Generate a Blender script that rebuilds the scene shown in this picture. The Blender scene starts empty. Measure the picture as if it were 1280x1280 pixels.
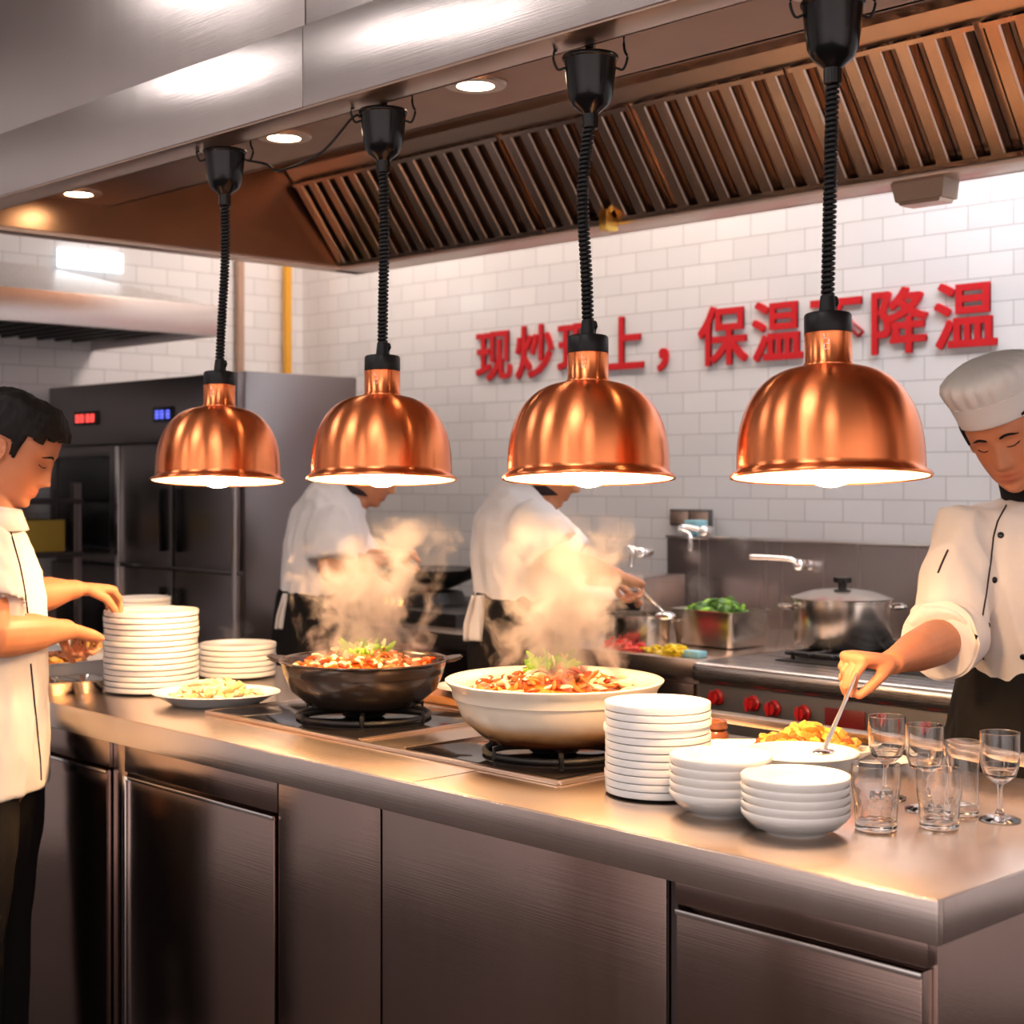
import bpy, bmesh, math, random
from mathutils import Vector, Matrix, noise
random.seed(7)
PI = math.pi
SC = bpy.context.scene
COL = SC.collection
EYE = 1.40
F = 1923.0
HOR = 597.0
LK = Vector((-.7230, .6908, 0)).normalized()
RT = Vector((.6908, .7230, 0)).normalized()

def C(px, py, z):
    """point seen at a photo pixel, z metres in front of the lens"""
    xs = (px-640)/F
    p = LK*z + RT*(xs*z)
    return Vector((p.x, p.y, EYE-(py-HOR)/F*z))

def G(px, py, h=.9):
    z = (EYE-h)*F/(py-HOR)
    return C(px, py, z)

def eX(px, d):
    xs = (px-640)/F
    return -d*(.723-.691*xs)/(.691+.723*xs)

# ------------------------------------------------------------------ materials
def newmat(name):
    m = bpy.data.materials.new(name); m.use_nodes = True
    nt = m.node_tree
    b = nt.nodes['Principled BSDF']
    return m, nt, b

def setin(b, **kw):
    names = {'color': 'Base Color', 'rough': 'Roughness', 'metal': 'Metallic', 'spec': 'Specular IOR Level',
             'trans': 'Transmission Weight', 'ior': 'IOR', 'coat': 'Coat Weight', 'aniso': 'Anisotropic',
             'arot': 'Anisotropic Rotation', 'sheen': 'Sheen Weight', 'sss': 'Subsurface Weight', 'alpha': 'Alpha',
             'emit': 'Emission Strength', 'ecol': 'Emission Color'}
    for k, v in kw.items():
        if k in ('color', 'ecol') and len(v) == 3: v = (*v, 1)
        b.inputs[names[k]].default_value = v

def N(nt, typ, **kw):
    n = nt.nodes.new(typ)
    for k, v in kw.items():
        if k.startswith('i_'):
            n.inputs[k[2:].replace('_', ' ')].default_value = v
        else:
            setattr(n, k, v)
    return n

def plain(name, color, rough=.5, metal=0, noise_amt=.06, nscale=30, bump=0., **kw):
    m, nt, b = newmat(name)
    setin(b, rough=rough, metal=metal, **kw)
    tc = N(nt, 'ShaderNodeTexCoord')
    nz = N(nt, 'ShaderNodeTexNoise', i_Scale=nscale, i_Detail=3.0)
    nt.links.new(tc.outputs['Object'], nz.inputs['Vector'])
    mx = N(nt, 'ShaderNodeMix', data_type='RGBA')
    mx.inputs['A'].default_value = (*[max(0, c*(1-noise_amt)) for c in color], 1)
    mx.inputs['B'].default_value = (*[min(1, c*(1+noise_amt)) for c in color], 1)
    nt.links.new(nz.outputs['Fac'], mx.inputs['Factor'])
    nt.links.new(mx.outputs['Result'], b.inputs['Base Color'])
    if bump:
        bp = N(nt, 'ShaderNodeBump', i_Strength=bump, i_Distance=.01)
        nt.links.new(nz.outputs['Fac'], bp.inputs['Height'])
        nt.links.new(bp.outputs['Normal'], b.inputs['Normal'])
    return m

def steel(name, color=(.62, .6, .58), rough=.28, axis='z', streak=90, var=.05, bump=.012, baxis=None):
    streak *= 3.5
    """brushed stainless, grain running along axis"""
    m, nt, b = newmat(name)
    setin(b, metal=1, rough=rough)
    tc = N(nt, 'ShaderNodeTexCoord')
    mp = N(nt, 'ShaderNodeMapping')
    s = [streak]*3
    s['xyz'.index(axis)] = streak*.006
    mp.inputs['Scale'].default_value = s
    nt.links.new(tc.outputs['Object'], mp.inputs['Vector'])
    nz = N(nt, 'ShaderNodeTexNoise', i_Scale=1.0, i_Detail=4.0, i_Roughness=.65)
    nt.links.new(mp.outputs['Vector'], nz.inputs['Vector'])
    nz2 = N(nt, 'ShaderNodeTexNoise', i_Scale=2.3, i_Detail=2.0)
    nt.links.new(tc.outputs['Object'], nz2.inputs['Vector'])
    mr = N(nt, 'ShaderNodeMapRange')
    mr.inputs['From Min'].default_value = .25; mr.inputs['From Max'].default_value = .75
    mr.inputs['To Min'].default_value = rough*.92; mr.inputs['To Max'].default_value = rough*1.10
    nt.links.new(nz.outputs['Fac'], mr.inputs['Value'])
    nt.links.new(mr.outputs['Result'], b.inputs['Roughness'])
    mx = N(nt, 'ShaderNodeMix', data_type='RGBA')
    mx.inputs['A'].default_value = (*[c*(1-var) for c in color], 1)
    mx.inputs['B'].default_value = (*[min(1, c*(1+var)) for c in color], 1)
    ad = N(nt, 'ShaderNodeMath', operation='MULTIPLY_ADD'); ad.inputs[1].default_value = .5
    nt.links.new(nz.outputs['Fac'], ad.inputs[0])
    ml = N(nt, 'ShaderNodeMath', operation='MULTIPLY'); ml.inputs[1].default_value = .5
    nt.links.new(nz2.outputs['Fac'], ml.inputs[0]); nt.links.new(ml.outputs[0], ad.inputs[2])
    nt.links.new(ad.outputs[0], mx.inputs['Factor'])
    nt.links.new(mx.outputs['Result'], b.inputs['Base Color'])
    bp = N(nt, 'ShaderNodeBump', i_Strength=bump, i_Distance=.004)
    if baxis:
        mp2 = N(nt, 'ShaderNodeMapping'); s2 = [700.]*3; s2['xyz'.index(baxis)] = 3.
        mp2.inputs['Scale'].default_value = s2
        nt.links.new(tc.outputs['Object'], mp2.inputs['Vector'])
        nz3 = N(nt, 'ShaderNodeTexNoise', i_Scale=1.0, i_Detail=1.0)
        nt.links.new(mp2.outputs['Vector'], nz3.inputs['Vector'])
        nt.links.new(nz3.outputs['Fac'], bp.inputs['Height'])
    else:
        nt.links.new(nz.outputs['Fac'], bp.inputs['Height'])
    # long shallow waves of rolled sheet
    bp2 = N(nt, 'ShaderNodeBump', i_Strength=.16, i_Distance=.02)
    nt.links.new(nz2.outputs['Fac'], bp2.inputs['Height'])
    nt.links.new(bp.outputs['Normal'], bp2.inputs['Normal'])
    nt.links.new(bp2.outputs['Normal'], b.inputs['Normal'])
    return m

def tiles(name, plane='xz', off=(0, 0)):
    m, nt, b = newmat(name)
    tc = N(nt, 'ShaderNodeTexCoord')
    sx = N(nt, 'ShaderNodeSeparateXYZ'); nt.links.new(tc.outputs['Object'], sx.inputs[0])
    cb = N(nt, 'ShaderNodeCombineXYZ')
    nt.links.new(sx.outputs['X' if plane[0] == 'x' else 'Y'], cb.inputs['X'])
    nt.links.new(sx.outputs['Z'], cb.inputs['Y'])
    mp = N(nt, 'ShaderNodeMapping'); mp.inputs['Location'].default_value = (*off, 0)
    nt.links.new(cb.outputs[0], mp.inputs['Vector'])
    br = N(nt, 'ShaderNodeTexBrick')
    br.offset = .5
    br.inputs['Scale'].default_value = 1.0
    br.inputs['Brick Width'].default_value = .152
    br.inputs['Row Height'].default_value = .076
    br.inputs['Mortar Size'].default_value = .0016
    br.inputs['Mortar Smooth'].default_value = .3
    br.inputs['Bias'].default_value = 0.
    br.inputs['Color1'].default_value = (.80, .79, .80, 1)
    br.inputs['Color2'].default_value = (.74, .73, .745, 1)
    br.inputs['Mortar'].default_value = (.40, .38, .38, 1)
    nt.links.new(mp.outputs['Vector'], br.inputs['Vector'])
    nt.links.new(br.outputs['Color'], b.inputs['Base Color'])
    mr = N(nt, 'ShaderNodeMapRange')
    mr.inputs['To Min'].default_value = .12; mr.inputs['To Max'].default_value = .7
    nt.links.new(br.outputs['Fac'], mr.inputs['Value'])
    nt.links.new(mr.outputs['Result'], b.inputs['Roughness'])
    nz = N(nt, 'ShaderNodeTexNoise', i_Scale=7.0, i_Detail=1.0)
    nt.links.new(tc.outputs['Object'], nz.inputs['Vector'])
    b2 = N(nt, 'ShaderNodeBump', i_Strength=.12, i_Distance=.02)
    nt.links.new(nz.outputs['Fac'], b2.inputs['Height'])
    bp = N(nt, 'ShaderNodeBump', i_Strength=.5, i_Distance=.002); bp.invert = True
    nt.links.new(br.outputs['Fac'], bp.inputs['Height'])
    nt.links.new(b2.outputs['Normal'], bp.inputs['Normal'])
    nt.links.new(bp.outputs['Normal'], b.inputs['Normal'])
    return m

def copper(name):
    m, nt, b = newmat(name)
    setin(b, metal=1, rough=.27, color=(.92, .275, .10), aniso=.88, arot=0.25)
    tg = N(nt, 'ShaderNodeTangent', direction_type='RADIAL', axis='Z')
    nt.links.new(tg.outputs[0], b.inputs['Tangent'])
    tc = N(nt, 'ShaderNodeTexCoord')
    mp = N(nt, 'ShaderNodeMapping'); mp.inputs['Scale'].default_value = (.6, .6, 500)
    nt.links.new(tc.outputs['Object'], mp.inputs['Vector'])
    nz = N(nt, 'ShaderNodeTexNoise', i_Scale=1.0, i_Detail=2.0)
    nt.links.new(mp.outputs['Vector'], nz.inputs['Vector'])
    bp = N(nt, 'ShaderNodeBump', i_Strength=.06, i_Distance=.001)
    nt.links.new(nz.outputs['Fac'], bp.inputs['Height'])
    nt.links.new(bp.outputs['Normal'], b.inputs['Normal'])
    return m

def emitter(name, col, strength):
    m, nt, b = newmat(name)
    setin(b, color=(.9, .9, .9), ecol=col, emit=strength)
    return m

def skinmat(name, col):
    m, nt, b = newmat(name)
    setin(b, rough=.48, sss=.0, spec=.35)
    at = N(nt, 'ShaderNodeAttribute', attribute_name='tint')
    nt.links.new(at.outputs['Color'], b.inputs['Base Color'])
    return m

def cloth(name, col, scale=700, rough=.85, bump=.25):
    m, nt, b = newmat(name)
    setin(b, rough=rough, spec=.2, color=col)
    tc = N(nt, 'ShaderNodeTexCoord')
    nz = N(nt, 'ShaderNodeTexNoise', i_Scale=14.0, i_Detail=3.0)
    nt.links.new(tc.outputs['Object'], nz.inputs['Vector'])
    bp = N(nt, 'ShaderNodeBump', i_Strength=bump, i_Distance=.01)
    nt.links.new(nz.outputs['Fac'], bp.inputs['Height'])
    nt.links.new(bp.outputs['Normal'], b.inputs['Normal'])
    return m

M = {}
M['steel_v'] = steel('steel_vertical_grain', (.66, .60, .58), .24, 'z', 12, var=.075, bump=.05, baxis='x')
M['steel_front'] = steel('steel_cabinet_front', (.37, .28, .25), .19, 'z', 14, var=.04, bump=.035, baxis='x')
M['steel_edge'] = steel('steel_worktop_edge', (.72, .64, .60), .24, 'z', 14, var=.03, bump=.04, baxis='x')
M['steel_top'] = steel('steel_worktop', (.82, .67, .56), .25, 'x', 60, var=.02, bump=.0)
M['steel_splash'] = steel('steel_splash_panel', (.34, .30, .29), .26, 'z', 14, var=.08, bump=.03, baxis='x')
M['steel_x'] = steel('steel_horizontal_grain', (.60, .57, .56), .27, 'x', 70)
M['steel_warm'] = steel('steel_hood_lip', (.66, .50, .40), .3, 'x', 60)
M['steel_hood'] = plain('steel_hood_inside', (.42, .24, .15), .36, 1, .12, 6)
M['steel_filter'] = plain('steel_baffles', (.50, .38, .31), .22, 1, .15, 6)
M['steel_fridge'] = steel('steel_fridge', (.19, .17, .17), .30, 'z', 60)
M['steel_pot'] = steel('steel_pot', (.62, .56, .50), .2, 'z', 80)
M['chrome'] = plain('chrome', (.85, .84, .83), .2, 1, .02)
M['bright_steel'] = plain('bright_steel', (.93, .90, .86), .38, 1, .02)
M['dark_metal'] = plain('dark_metal', (.06, .05, .05), .45, .6)
M['iron'] = plain('cast_iron', (.012, .011, .011), .5, .3, bump=.2)
M['black_plastic'] = plain('black_plastic', (.004, .004, .0045), .2, 0, spec=.32)
M['black_rubber'] = plain('black_rubber', (.005, .005, .0055), .4, 0, spec=.25)
M['black_glass'] = plain('black_hob_glass', (.012, .010, .010), .07, 0)
M['copper'] = copper('spun_copper')
M['reflector'] = plain('white_reflector_enamel', (.80, .66, .40), .45)
M['ceramic'] = plain('white_porcelain', (.86, .82, .78), .16, 0, .015)
M['cream_clay'] = plain('cream_glazed_clay', (.80, .68, .52), .22, 0, .08, 8)
M['black_clay'] = plain('dark_glazed_clay', (.035, .022, .016), .16, 0, .3, 12)
M['wood'] = plain('brown_wood', (.32, .14, .05), .45, 0, .3, 18)
M['plaster'] = plain('ceiling_panels', (.72, .70, .68), .8)
M['floor'] = plain('quarry_tile_floor', (.045, .026, .022), .4, 0, .25, 6)
M['yellow_paint'] = plain('yellow_gas_pipe_paint', (.75, .36, .02), .4)
M['brown_paint'] = plain('brown_pipe_paint', (.38, .24, .17), .5)
M['red_paint'] = plain('red_sign_acrylic', (.58, .003, .010), .55)
M['red_knob'] = plain('red_knob', (.42, .010, .014), .3)
M['dark_red'] = plain('dark_red_plate', (.13, .008, .008), .4)
M['grey_panel'] = plain('grey_range_panel', (.16, .16, .17), .35, .7)
M['gold'] = plain('gold_fitting', (.8, .5, .12), .25, 1)
M['beige'] = plain('beige_housing', (.42, .30, .22), .5)
M['white_shirt'] = cloth('white_cotton', (.74, .69, .67))
M['cream_shirt'] = cloth('cream_cotton_jacket', (.78, .68, .60))
M['hat_cloth'] = cloth('white_toque_cloth', (.80, .74, .69))
M['black_cloth'] = cloth('black_cloth', (.007, .006, .006))
M['piping'] = cloth('dark_piping', (.03, .02, .02))
M['hair'] = plain('black_hair', (.007, .005, .0045), .6, 0, .4, 60, bump=.3, spec=.18)
M['skin'] = skinmat('skin', None)
M['blue_label'] = plain('pale_blue_plastic', (.3, .62, .72), .4)
M['white_plastic'] = plain('white_plastic', (.78, .76, .76), .4)
M['yellow_crate'] = plain('yellow_crate', (.35, .22, .03), .6)
M['sauce'] = plain('orange_red_sauce', (.72, .16, .02), .12, 0, .45, 40)
M['meat'] = plain('braised_meat', (.62, .17, .03), .25, 0, .5, 50)
M['meat_red'] = plain('red_pepper_strip', (.66, .07, .01), .22, 0, .3, 50)
M['tan_food'] = plain('tan_fried_food', (.85, .52, .20), .4, 0, .35, 60)
M['gold_food'] = plain('golden_fried_food', (.88, .42, .06), .35, 0, .4, 60)
M['pale_food'] = plain('pale_noodle', (.85, .70, .42), .35, 0, .25, 60)
M['brown_food'] = plain('dark_braised_food', (.22, .07, .02), .22, 0, .6, 50)
M['green'] = plain('spring_onion', (.30, .60, .04), .4, 0, .35, 60)
M['green_dark'] = plain('leafy_greens', (.10, .22, .04), .4, 0, .5, 60)
M['red_veg'] = plain('red_peppers', (.75, .02, .015), .3, 0, .3, 60)
M['yellow_veg'] = plain('yellow_peppers', (.85, .58, .02), .3, 0, .3, 60)
M['jar_brown'] = plain('brown_sauce_jar', (.25, .07, .02), .2, 0, .5, 60)
M['bulb'] = emitter('lit_heat_bulb', (1.0, .60, .30), 215)
M['spot'] = emitter('lit_spot_lens', (1.0, .80, .52), 22)
M['panel_light'] = emitter('ceiling_panel_light', (1.0, .93, .90), 7)
M['fill_back'] = emitter('added_panel_light_back', (.97, .96, 1.0), 11)  # for the unseen back row, added to light the tiled wall
M['fill_warm'] = emitter('added_panel_light_warm', (1.0, .80, .67), 7.5)  # warmer part of the added back row, towards the left wall
M['flame'] = emitter('burner_flame', (1.0, .28, .04), 6)
M['red_led'] = emitter('red_display', (1, .03, .02), 1.0)
M['blue_led'] = emitter('blue_display', (.03, .08, 1), .7)
M['bright_panel'] = emitter('glowing_wall_panel', (.9, .96, 1.0), 1.3)
gm, gnt, gb = newmat('clear_glass')
setin(gb, rough=.0, trans=1.0, ior=1.48, color=(.98, .98, .98))
M['glass'] = gm
gm, gnt, gb = newmat('dark_door_glass')
setin(gb, rough=.06, color=(.02, .02, .022), spec=.6, alpha=.55)
M['door_glass'] = gm
M['tile_back'] = tiles('white_subway_tiles_back', 'xz', (.03, .040))
M['tile_left'] = tiles('white_subway_tiles_left', 'yz', (.0, .040))

def dens(prof, step=.0035):
    out = [prof[0]]
    for a, b in zip(prof, prof[1:]):
        L = math.hypot(b[0]-a[0], b[1]-a[1]); n = max(1, int(L/step))
        if L > .004:
            out.append((a[0]+(b[0]-a[0])*.0004/L, a[1]+(b[1]-a[1])*.0004/L))
        out += [(a[0]+(b[0]-a[0])*k/n, a[1]+(b[1]-a[1])*k/n) for k in range(1, n)]
        if L > .004: out.append((a[0]+(b[0]-a[0])*(1-.0004/L), a[1]+(b[1]-a[1])*(1-.0004/L)))
        out.append(b)
    return out

# ------------------------------------------------------------------ mesh helpers
def finish(bm, name, m, parent=None, smooth=True, angle=40, loc=None):
    bmesh.ops.recalc_face_normals(bm, faces=bm.faces)
    me = bpy.data.meshes.new(name)
    bm.to_mesh(me); bm.free()
    for mm in (m if isinstance(m, (list, tuple)) else [m]):
        me.materials.append(M[mm] if isinstance(mm, str) else mm)
    if smooth:
        me.shade_smooth()
        try: me.set_sharp_from_angle(angle=math.radians(angle))
        except Exception: pass
    o = bpy.data.objects.new(name, me)
    COL.objects.link(o)
    if parent: o.parent = parent
    if loc is not None: o.location = loc
    return o

def empty(name, loc=(0, 0, 0), rz=0):
    o = bpy.data.objects.new(name, None); COL.objects.link(o)
    o.empty_display_size = .1
    o.location = loc; o.rotation_euler = (0, 0, rz)
    return o

def tag(o, label=None, cat=None, group=None, kind=None):
    if label: o['label'] = label
    if cat: o['category'] = cat
    if group: o['group'] = group
    if kind: o['kind'] = kind
    return o

def thing(name, label, cat, loc=(0, 0, 0), rz=0, group=None):
    return tag(empty(name, loc, rz), label, cat, group)

def copy_tree(o, parent=None):
    c = o.copy(); COL.objects.link(c)
    if parent is not None: c.parent = parent
    for ch in list(o.children):
        copy_tree(ch, c)
    return c

def box(bm, lo, hi, bev=0, mi=0, seg=2):
    lo = Vector(lo); hi = Vector(hi)
    r = bmesh.ops.create_cube(bm, size=1)
    vs = r['verts']
    for v in vs:
        v.co = Vector((lo[i]+(hi[i]-lo[i])*(v.co[i]+.5) for i in range(3)))
    fs = list({f for v in vs for f in v.link_faces})
    for f in fs: f.material_index = mi
    if bev:
        es = list({e for v in vs for e in v.link_edges})
        r = bmesh.ops.bevel(bm, geom=es, offset=bev, segments=seg, profile=.6, affect='EDGES')
        for f in r['faces']: f.material_index = mi
    return vs

def boxobj(name, lo, hi, m, parent=None, bev=.002, **kw):
    bm = bmesh.new(); box(bm, lo, hi, bev)
    return finish(bm, name, m, parent, **kw)

def lathe(bm, prof, seg=48, ctr=(0, 0, 0), mi=0, close=False, sx=1, sy=1):
    ctr = Vector(ctr); rings = []
    for r, z in prof:
        if r < 1e-6:
            rings.append([bm.verts.new(ctr+Vector((0, 0, z)))])
        else:
            rings.append([bm.verts.new(ctr+Vector((r*sx*math.cos(2*PI*k/seg), r*sy*math.sin(2*PI*k/seg), z))) for k in range(seg)])
    if close: rings.append(rings[0])
    for a, b in zip(rings, rings[1:]):
        for k in range(seg):
            k2 = (k+1) % seg
            if len(a) == 1 and len(b) == 1: continue
            if len(a) == 1: f = bm.faces.new((a[0], b[k], b[k2]))
            elif len(b) == 1: f = bm.faces.new((a[k], b[0], a[k2]))
            else: f = bm.faces.new((a[k], b[k], b[k2], a[k2]))
            f.material_index = mi
    return rings

def frame_for(t, hint):
    t = t.normalized()
    a = hint - t*hint.dot(t)
    if a.length < 1e-4:
        hint = Vector((1, 0, 0)) if abs(t.x) < .9 else Vector((0, 1, 0))
        a = hint - t*hint.dot(t)
    a.normalize()
    return a, t.cross(a)

def loft(bm, pts, rad, hint=(0, 0, 1), seg=12, cap=True, mi=0, power=2.0):
    """closed tube through pts; rad: scalar or (ra, rb), ra along hint"""
    pts = [Vector(p) for p in pts]; n = len(pts); hint = Vector(hint)
    rings = []
    for i, p in enumerate(pts):
        t = (pts[min(i+1, n-1)]-pts[max(i-1, 0)])
        a, b = frame_for(t, hint)
        r = rad[i] if isinstance(rad, list) else rad
        ra, rb = (r if isinstance(r, (tuple, list)) else (r, r))
        ring = []
        for k in range(seg):
            th = 2*PI*k/seg
            c, s = math.cos(th), math.sin(th)
            c = math.copysign(abs(c)**(2/power), c); s = math.copysign(abs(s)**(2/power), s)
            ring.append(bm.verts.new(p+a*(ra*c)+b*(rb*s)))
        rings.append(ring)
    for A, B in zip(rings, rings[1:]):
        for k in range(seg):
            k2 = (k+1) % seg
            f = bm.faces.new((A[k], A[k2], B[k2], B[k])); f.material_index = mi
    if cap:
        for R, e, nb in ((rings[0], 0, 1), (rings[-1], n-1, n-2)):
            d = (pts[e]-pts[nb]).normalized()
            r = rad[e] if isinstance(rad, list) else rad
            rr = min(r) if isinstance(r, (tuple, list)) else r
            cc = sum((v.co for v in R), Vector())/seg
            R2 = [bm.verts.new(cc+(v.co-cc)*.62+d*rr*.62) for v in R]
            tip = bm.verts.new(cc+d*rr*.82)
            for k in range(seg):
                k2 = (k+1) % seg
                f = bm.faces.new((R[k], R[k2], R2[k2], R2[k])); f.material_index = mi
                f = bm.faces.new((R2[k], R2[k2], tip)); f.material_index = mi
    return rings

def tubeobj(name, pts, r, m, parent=None, seg=10, **kw):
    bm = bmesh.new(); loft(bm, pts, r, seg=seg, **kw)
    return finish(bm, name, m, parent)

def ball(bm, c, r, hint=None, seg=16, rings=10, mi=0, mat=None):
    """ellipsoid; r = (rx, ry, rz)"""
    rx, ry, rz = r if isinstance(r, (tuple, list)) else (r, r, r)
    c = Vector(c)
    R = mat or Matrix.Identity(3)
    vs = []
    for i in range(rings+1):
        ph = PI*i/rings - PI/2
        if i in (0, rings): vs.append([bm.verts.new(c+R@Vector((0, 0, rz*math.sin(ph))))])
        else: vs.append([bm.verts.new(c+R@Vector((rx*math.cos(ph)*math.cos(2*PI*k/seg), ry*math.cos(ph)*math.sin(2*PI*k/seg), rz*math.sin(ph)))) for k in range(seg)])
    for A, B in zip(vs, vs[1:]):
        for k in range(seg):
            k2 = (k+1) % seg
            if len(A) == 1: f = bm.faces.new((A[0], B[k], B[k2]))
            elif len(B) == 1: f = bm.faces.new((A[k], A[k2], B[0]))
            else: f = bm.faces.new((A[k], A[k2], B[k2], B[k]))
            f.material_index = mi

def prism(bm, poly, y0, y1, plane='xz', mi=0):
    """extrude a polygon given in plane between y0 and y1 on the third axis"""
    def P(a, b, c):
        return {'xz': (a, c, b), 'yz': (c, a, b), 'xy': (a, b, c)}[plane]
    A = [bm.verts.new(P(a, b, y0)) for a, b in poly]
    B = [bm.verts.new(P(a, b, y1)) for a, b in poly]
    n = len(poly)
    fs = [bm.faces.new(A), bm.faces.new(B[::-1])]
    for k in range(n): fs.append(bm.faces.new((A[k], A[(k+1) % n], B[(k+1) % n], B[k])))
    for f in fs: f.material_index = mi

def spline(pts, n=8):
    """Catmull-Rom through pts"""
    pts = [Vector(p) for p in pts]; out = []
    P = [pts[0]]+pts+[pts[-1]]
    for i in range(1, len(P)-2):
        for k in range(n):
            t = k/n
            a, b, c, d = P[i-1], P[i], P[i+1], P[i+2]
            out.append(.5*((2*b)+(c-a)*t+(2*a-5*b+4*c-d)*t*t+(3*b-a-3*c+d)*t**3))
    out.append(pts[-1])
    return out

ORD = ['topmost', 'second', 'third', 'fourth', 'fifth', 'sixth', 'seventh', 'eighth', 'ninth', 'tenth', 'eleventh',
       'twelfth', 'thirteenth', 'fourteenth', 'fifteenth', 'sixteenth']

# ------------------------------------------------------------------ camera
cam_d = bpy.data.cameras.new('camera'); cam = bpy.data.objects.new('camera', cam_d); COL.objects.link(cam)
cam_d.sensor_width = 36; cam_d.lens = F/1280*36
cam_d.shift_y = -(640-HOR)/1280
cam_d.clip_start = .05
cam.location = (0, 0, EYE)
cam.rotation_euler = (PI/2, 0, math.atan2(.7230, .6908))
cam_d.dof.use_dof = True; cam_d.dof.focus_distance = 2.6; cam_d.dof.aperture_fstop = 5.6
SC.camera = cam
# ------------------------------------------------------------------ the room
CEIL = 2.95
YW = 4.30; XL = -5.93
def structure(name, lo, hi, m, bev=0):
    bm = bmesh.new(); box(bm, lo, hi, bev)
    return tag(finish(bm, name, m, smooth=False), kind='structure')
structure('floor', (XL-.1, -4, -.1), (2.5, YW+.1, 0), 'floor')
structure('ceiling', (XL-.1, -4, CEIL), (2.5, YW+.1, CEIL+.1), 'plaster')
structure('wall_back', (XL-.1, YW, 0), (2.5, YW+.1, CEIL), 'tile_back')
structure('wall_left', (XL-.1, -4, 0), (XL, YW, CEIL), 'tile_left')

t = tag(boxobj('gas_pipe', (-5.90, 4.16, 0.0), (-5.865, 4.195, CEIL), 'yellow_paint', bev=.012),
        'yellow vertical gas pipe in the tiled corner above the refrigerator', 'pipe')
t = tag(tubeobj('water_pipe', [(XL+.03, 3.93, 0), (XL+.03, 3.93, CEIL)], .02, 'brown_paint'),
        'pale brown vertical pipe on the left wall beside the yellow pipe', 'pipe')

# unseen ceiling panels; back row added to light the wall, front for hood reflections
def panel_light(x, y, w, d, label, m='panel_light'):
    t = thing('ceiling_light', label, 'light', (x, y, CEIL), group='ceiling light panels')
    boxobj('frame', (-w/2-.02, -d/2-.02, -.03), (w/2+.02, d/2+.02, -.002), 'white_plastic', t)
    boxobj('diffuser', (-w/2, -d/2, -.036), (w/2, d/2, -.0305), m, t, bev=0)
for x in (-5.0, -3.5, -2.0, -.5):
    panel_light(x, 3.82, 1.1, .5, 'added light panel in the unseen ceiling strip between the hood and the tiled wall', 'fill_back' if x > -3 else 'fill_warm')
for x, y in ((-4.2, .45), (-2.7, .1), (-1.3, .5), (0.1, -.1), (-3.4, -1.6), (-1.2, -1.6)):
    panel_light(x, y, .5, .8, 'cool white light panel in the ceiling in front of the counter')

# ------------------------------------------------------------------ main exhaust hood
HX0, HX1 = -4.25, .9
HB = EYE+.72
hood = thing('exhaust_hood', 'large stainless steel exhaust hood with baffle filters above the serving counter', 'hood', (0, 0, 0))
def hobj(name, fn, m, parent=hood, **kw):
    bm = bmesh.new(); fn(bm); return finish(bm, name, m, parent, **kw)
hobj('front_fascia', lambda bm: (box(bm, (HX0, 1.77, HB), (-2.442, 1.80, HB+.158), .001), box(bm, (-2.4405, 1.77, HB), (HX1, 1.80, HB+.158), .001)), 'steel_v')
def up(bm):
    box(bm, (HX0, 1.80, HB+.16), (-2.476, 1.83, CEIL-.001), .002)
    box(bm, (-2.472, 1.80, HB+.16), (HX1, 1.83, CEIL-.001), .002)
hobj('upper_panel', up, 'steel_v')
hobj('front_lip', lambda bm: box(bm, (HX0+.005, 1.775, HB-.004), (HX1, 1.856, HB+.004), .002), 'steel_warm')
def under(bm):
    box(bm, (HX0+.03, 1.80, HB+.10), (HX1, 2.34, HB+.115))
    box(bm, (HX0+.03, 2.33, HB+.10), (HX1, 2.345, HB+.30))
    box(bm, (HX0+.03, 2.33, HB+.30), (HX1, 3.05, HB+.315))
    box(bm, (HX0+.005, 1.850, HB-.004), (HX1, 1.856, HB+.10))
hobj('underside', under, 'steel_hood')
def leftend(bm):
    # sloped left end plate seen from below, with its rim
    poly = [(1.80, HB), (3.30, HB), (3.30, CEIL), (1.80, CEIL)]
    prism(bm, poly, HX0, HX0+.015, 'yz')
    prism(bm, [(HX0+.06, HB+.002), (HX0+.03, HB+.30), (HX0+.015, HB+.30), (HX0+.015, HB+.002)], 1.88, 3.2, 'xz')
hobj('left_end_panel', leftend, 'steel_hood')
def rims(bm):
    box(bm, (HX0-.012, 1.77, HB-.012), (HX0+.055, 3.32, HB+.012), .004)
hobj('left_rim', rims, 'steel_warm')
hobj('back_rim', lambda bm: (box(bm, (HX0, 3.20, HB-.012), (HX1, 3.31, HB+.012), .004), box(bm, (HX0, 3.30, HB-.012), (HX1, 3.315, HB+.05))), 'steel_warm')
hobj('back_panel', lambda bm: box(bm, (HX0, 3.295, HB+.012), (HX1, 3.31, CEIL-.001)), 'steel_v')
# strip above the filters
hobj('filter_rail', lambda bm: prism(bm, [(2.975, HB+.312), (3.015, HB+.262), (3.03, HB+.275), (2.99, HB+.325)], HX0+.04, HX1, 'yz'), 'steel_warm')
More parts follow.
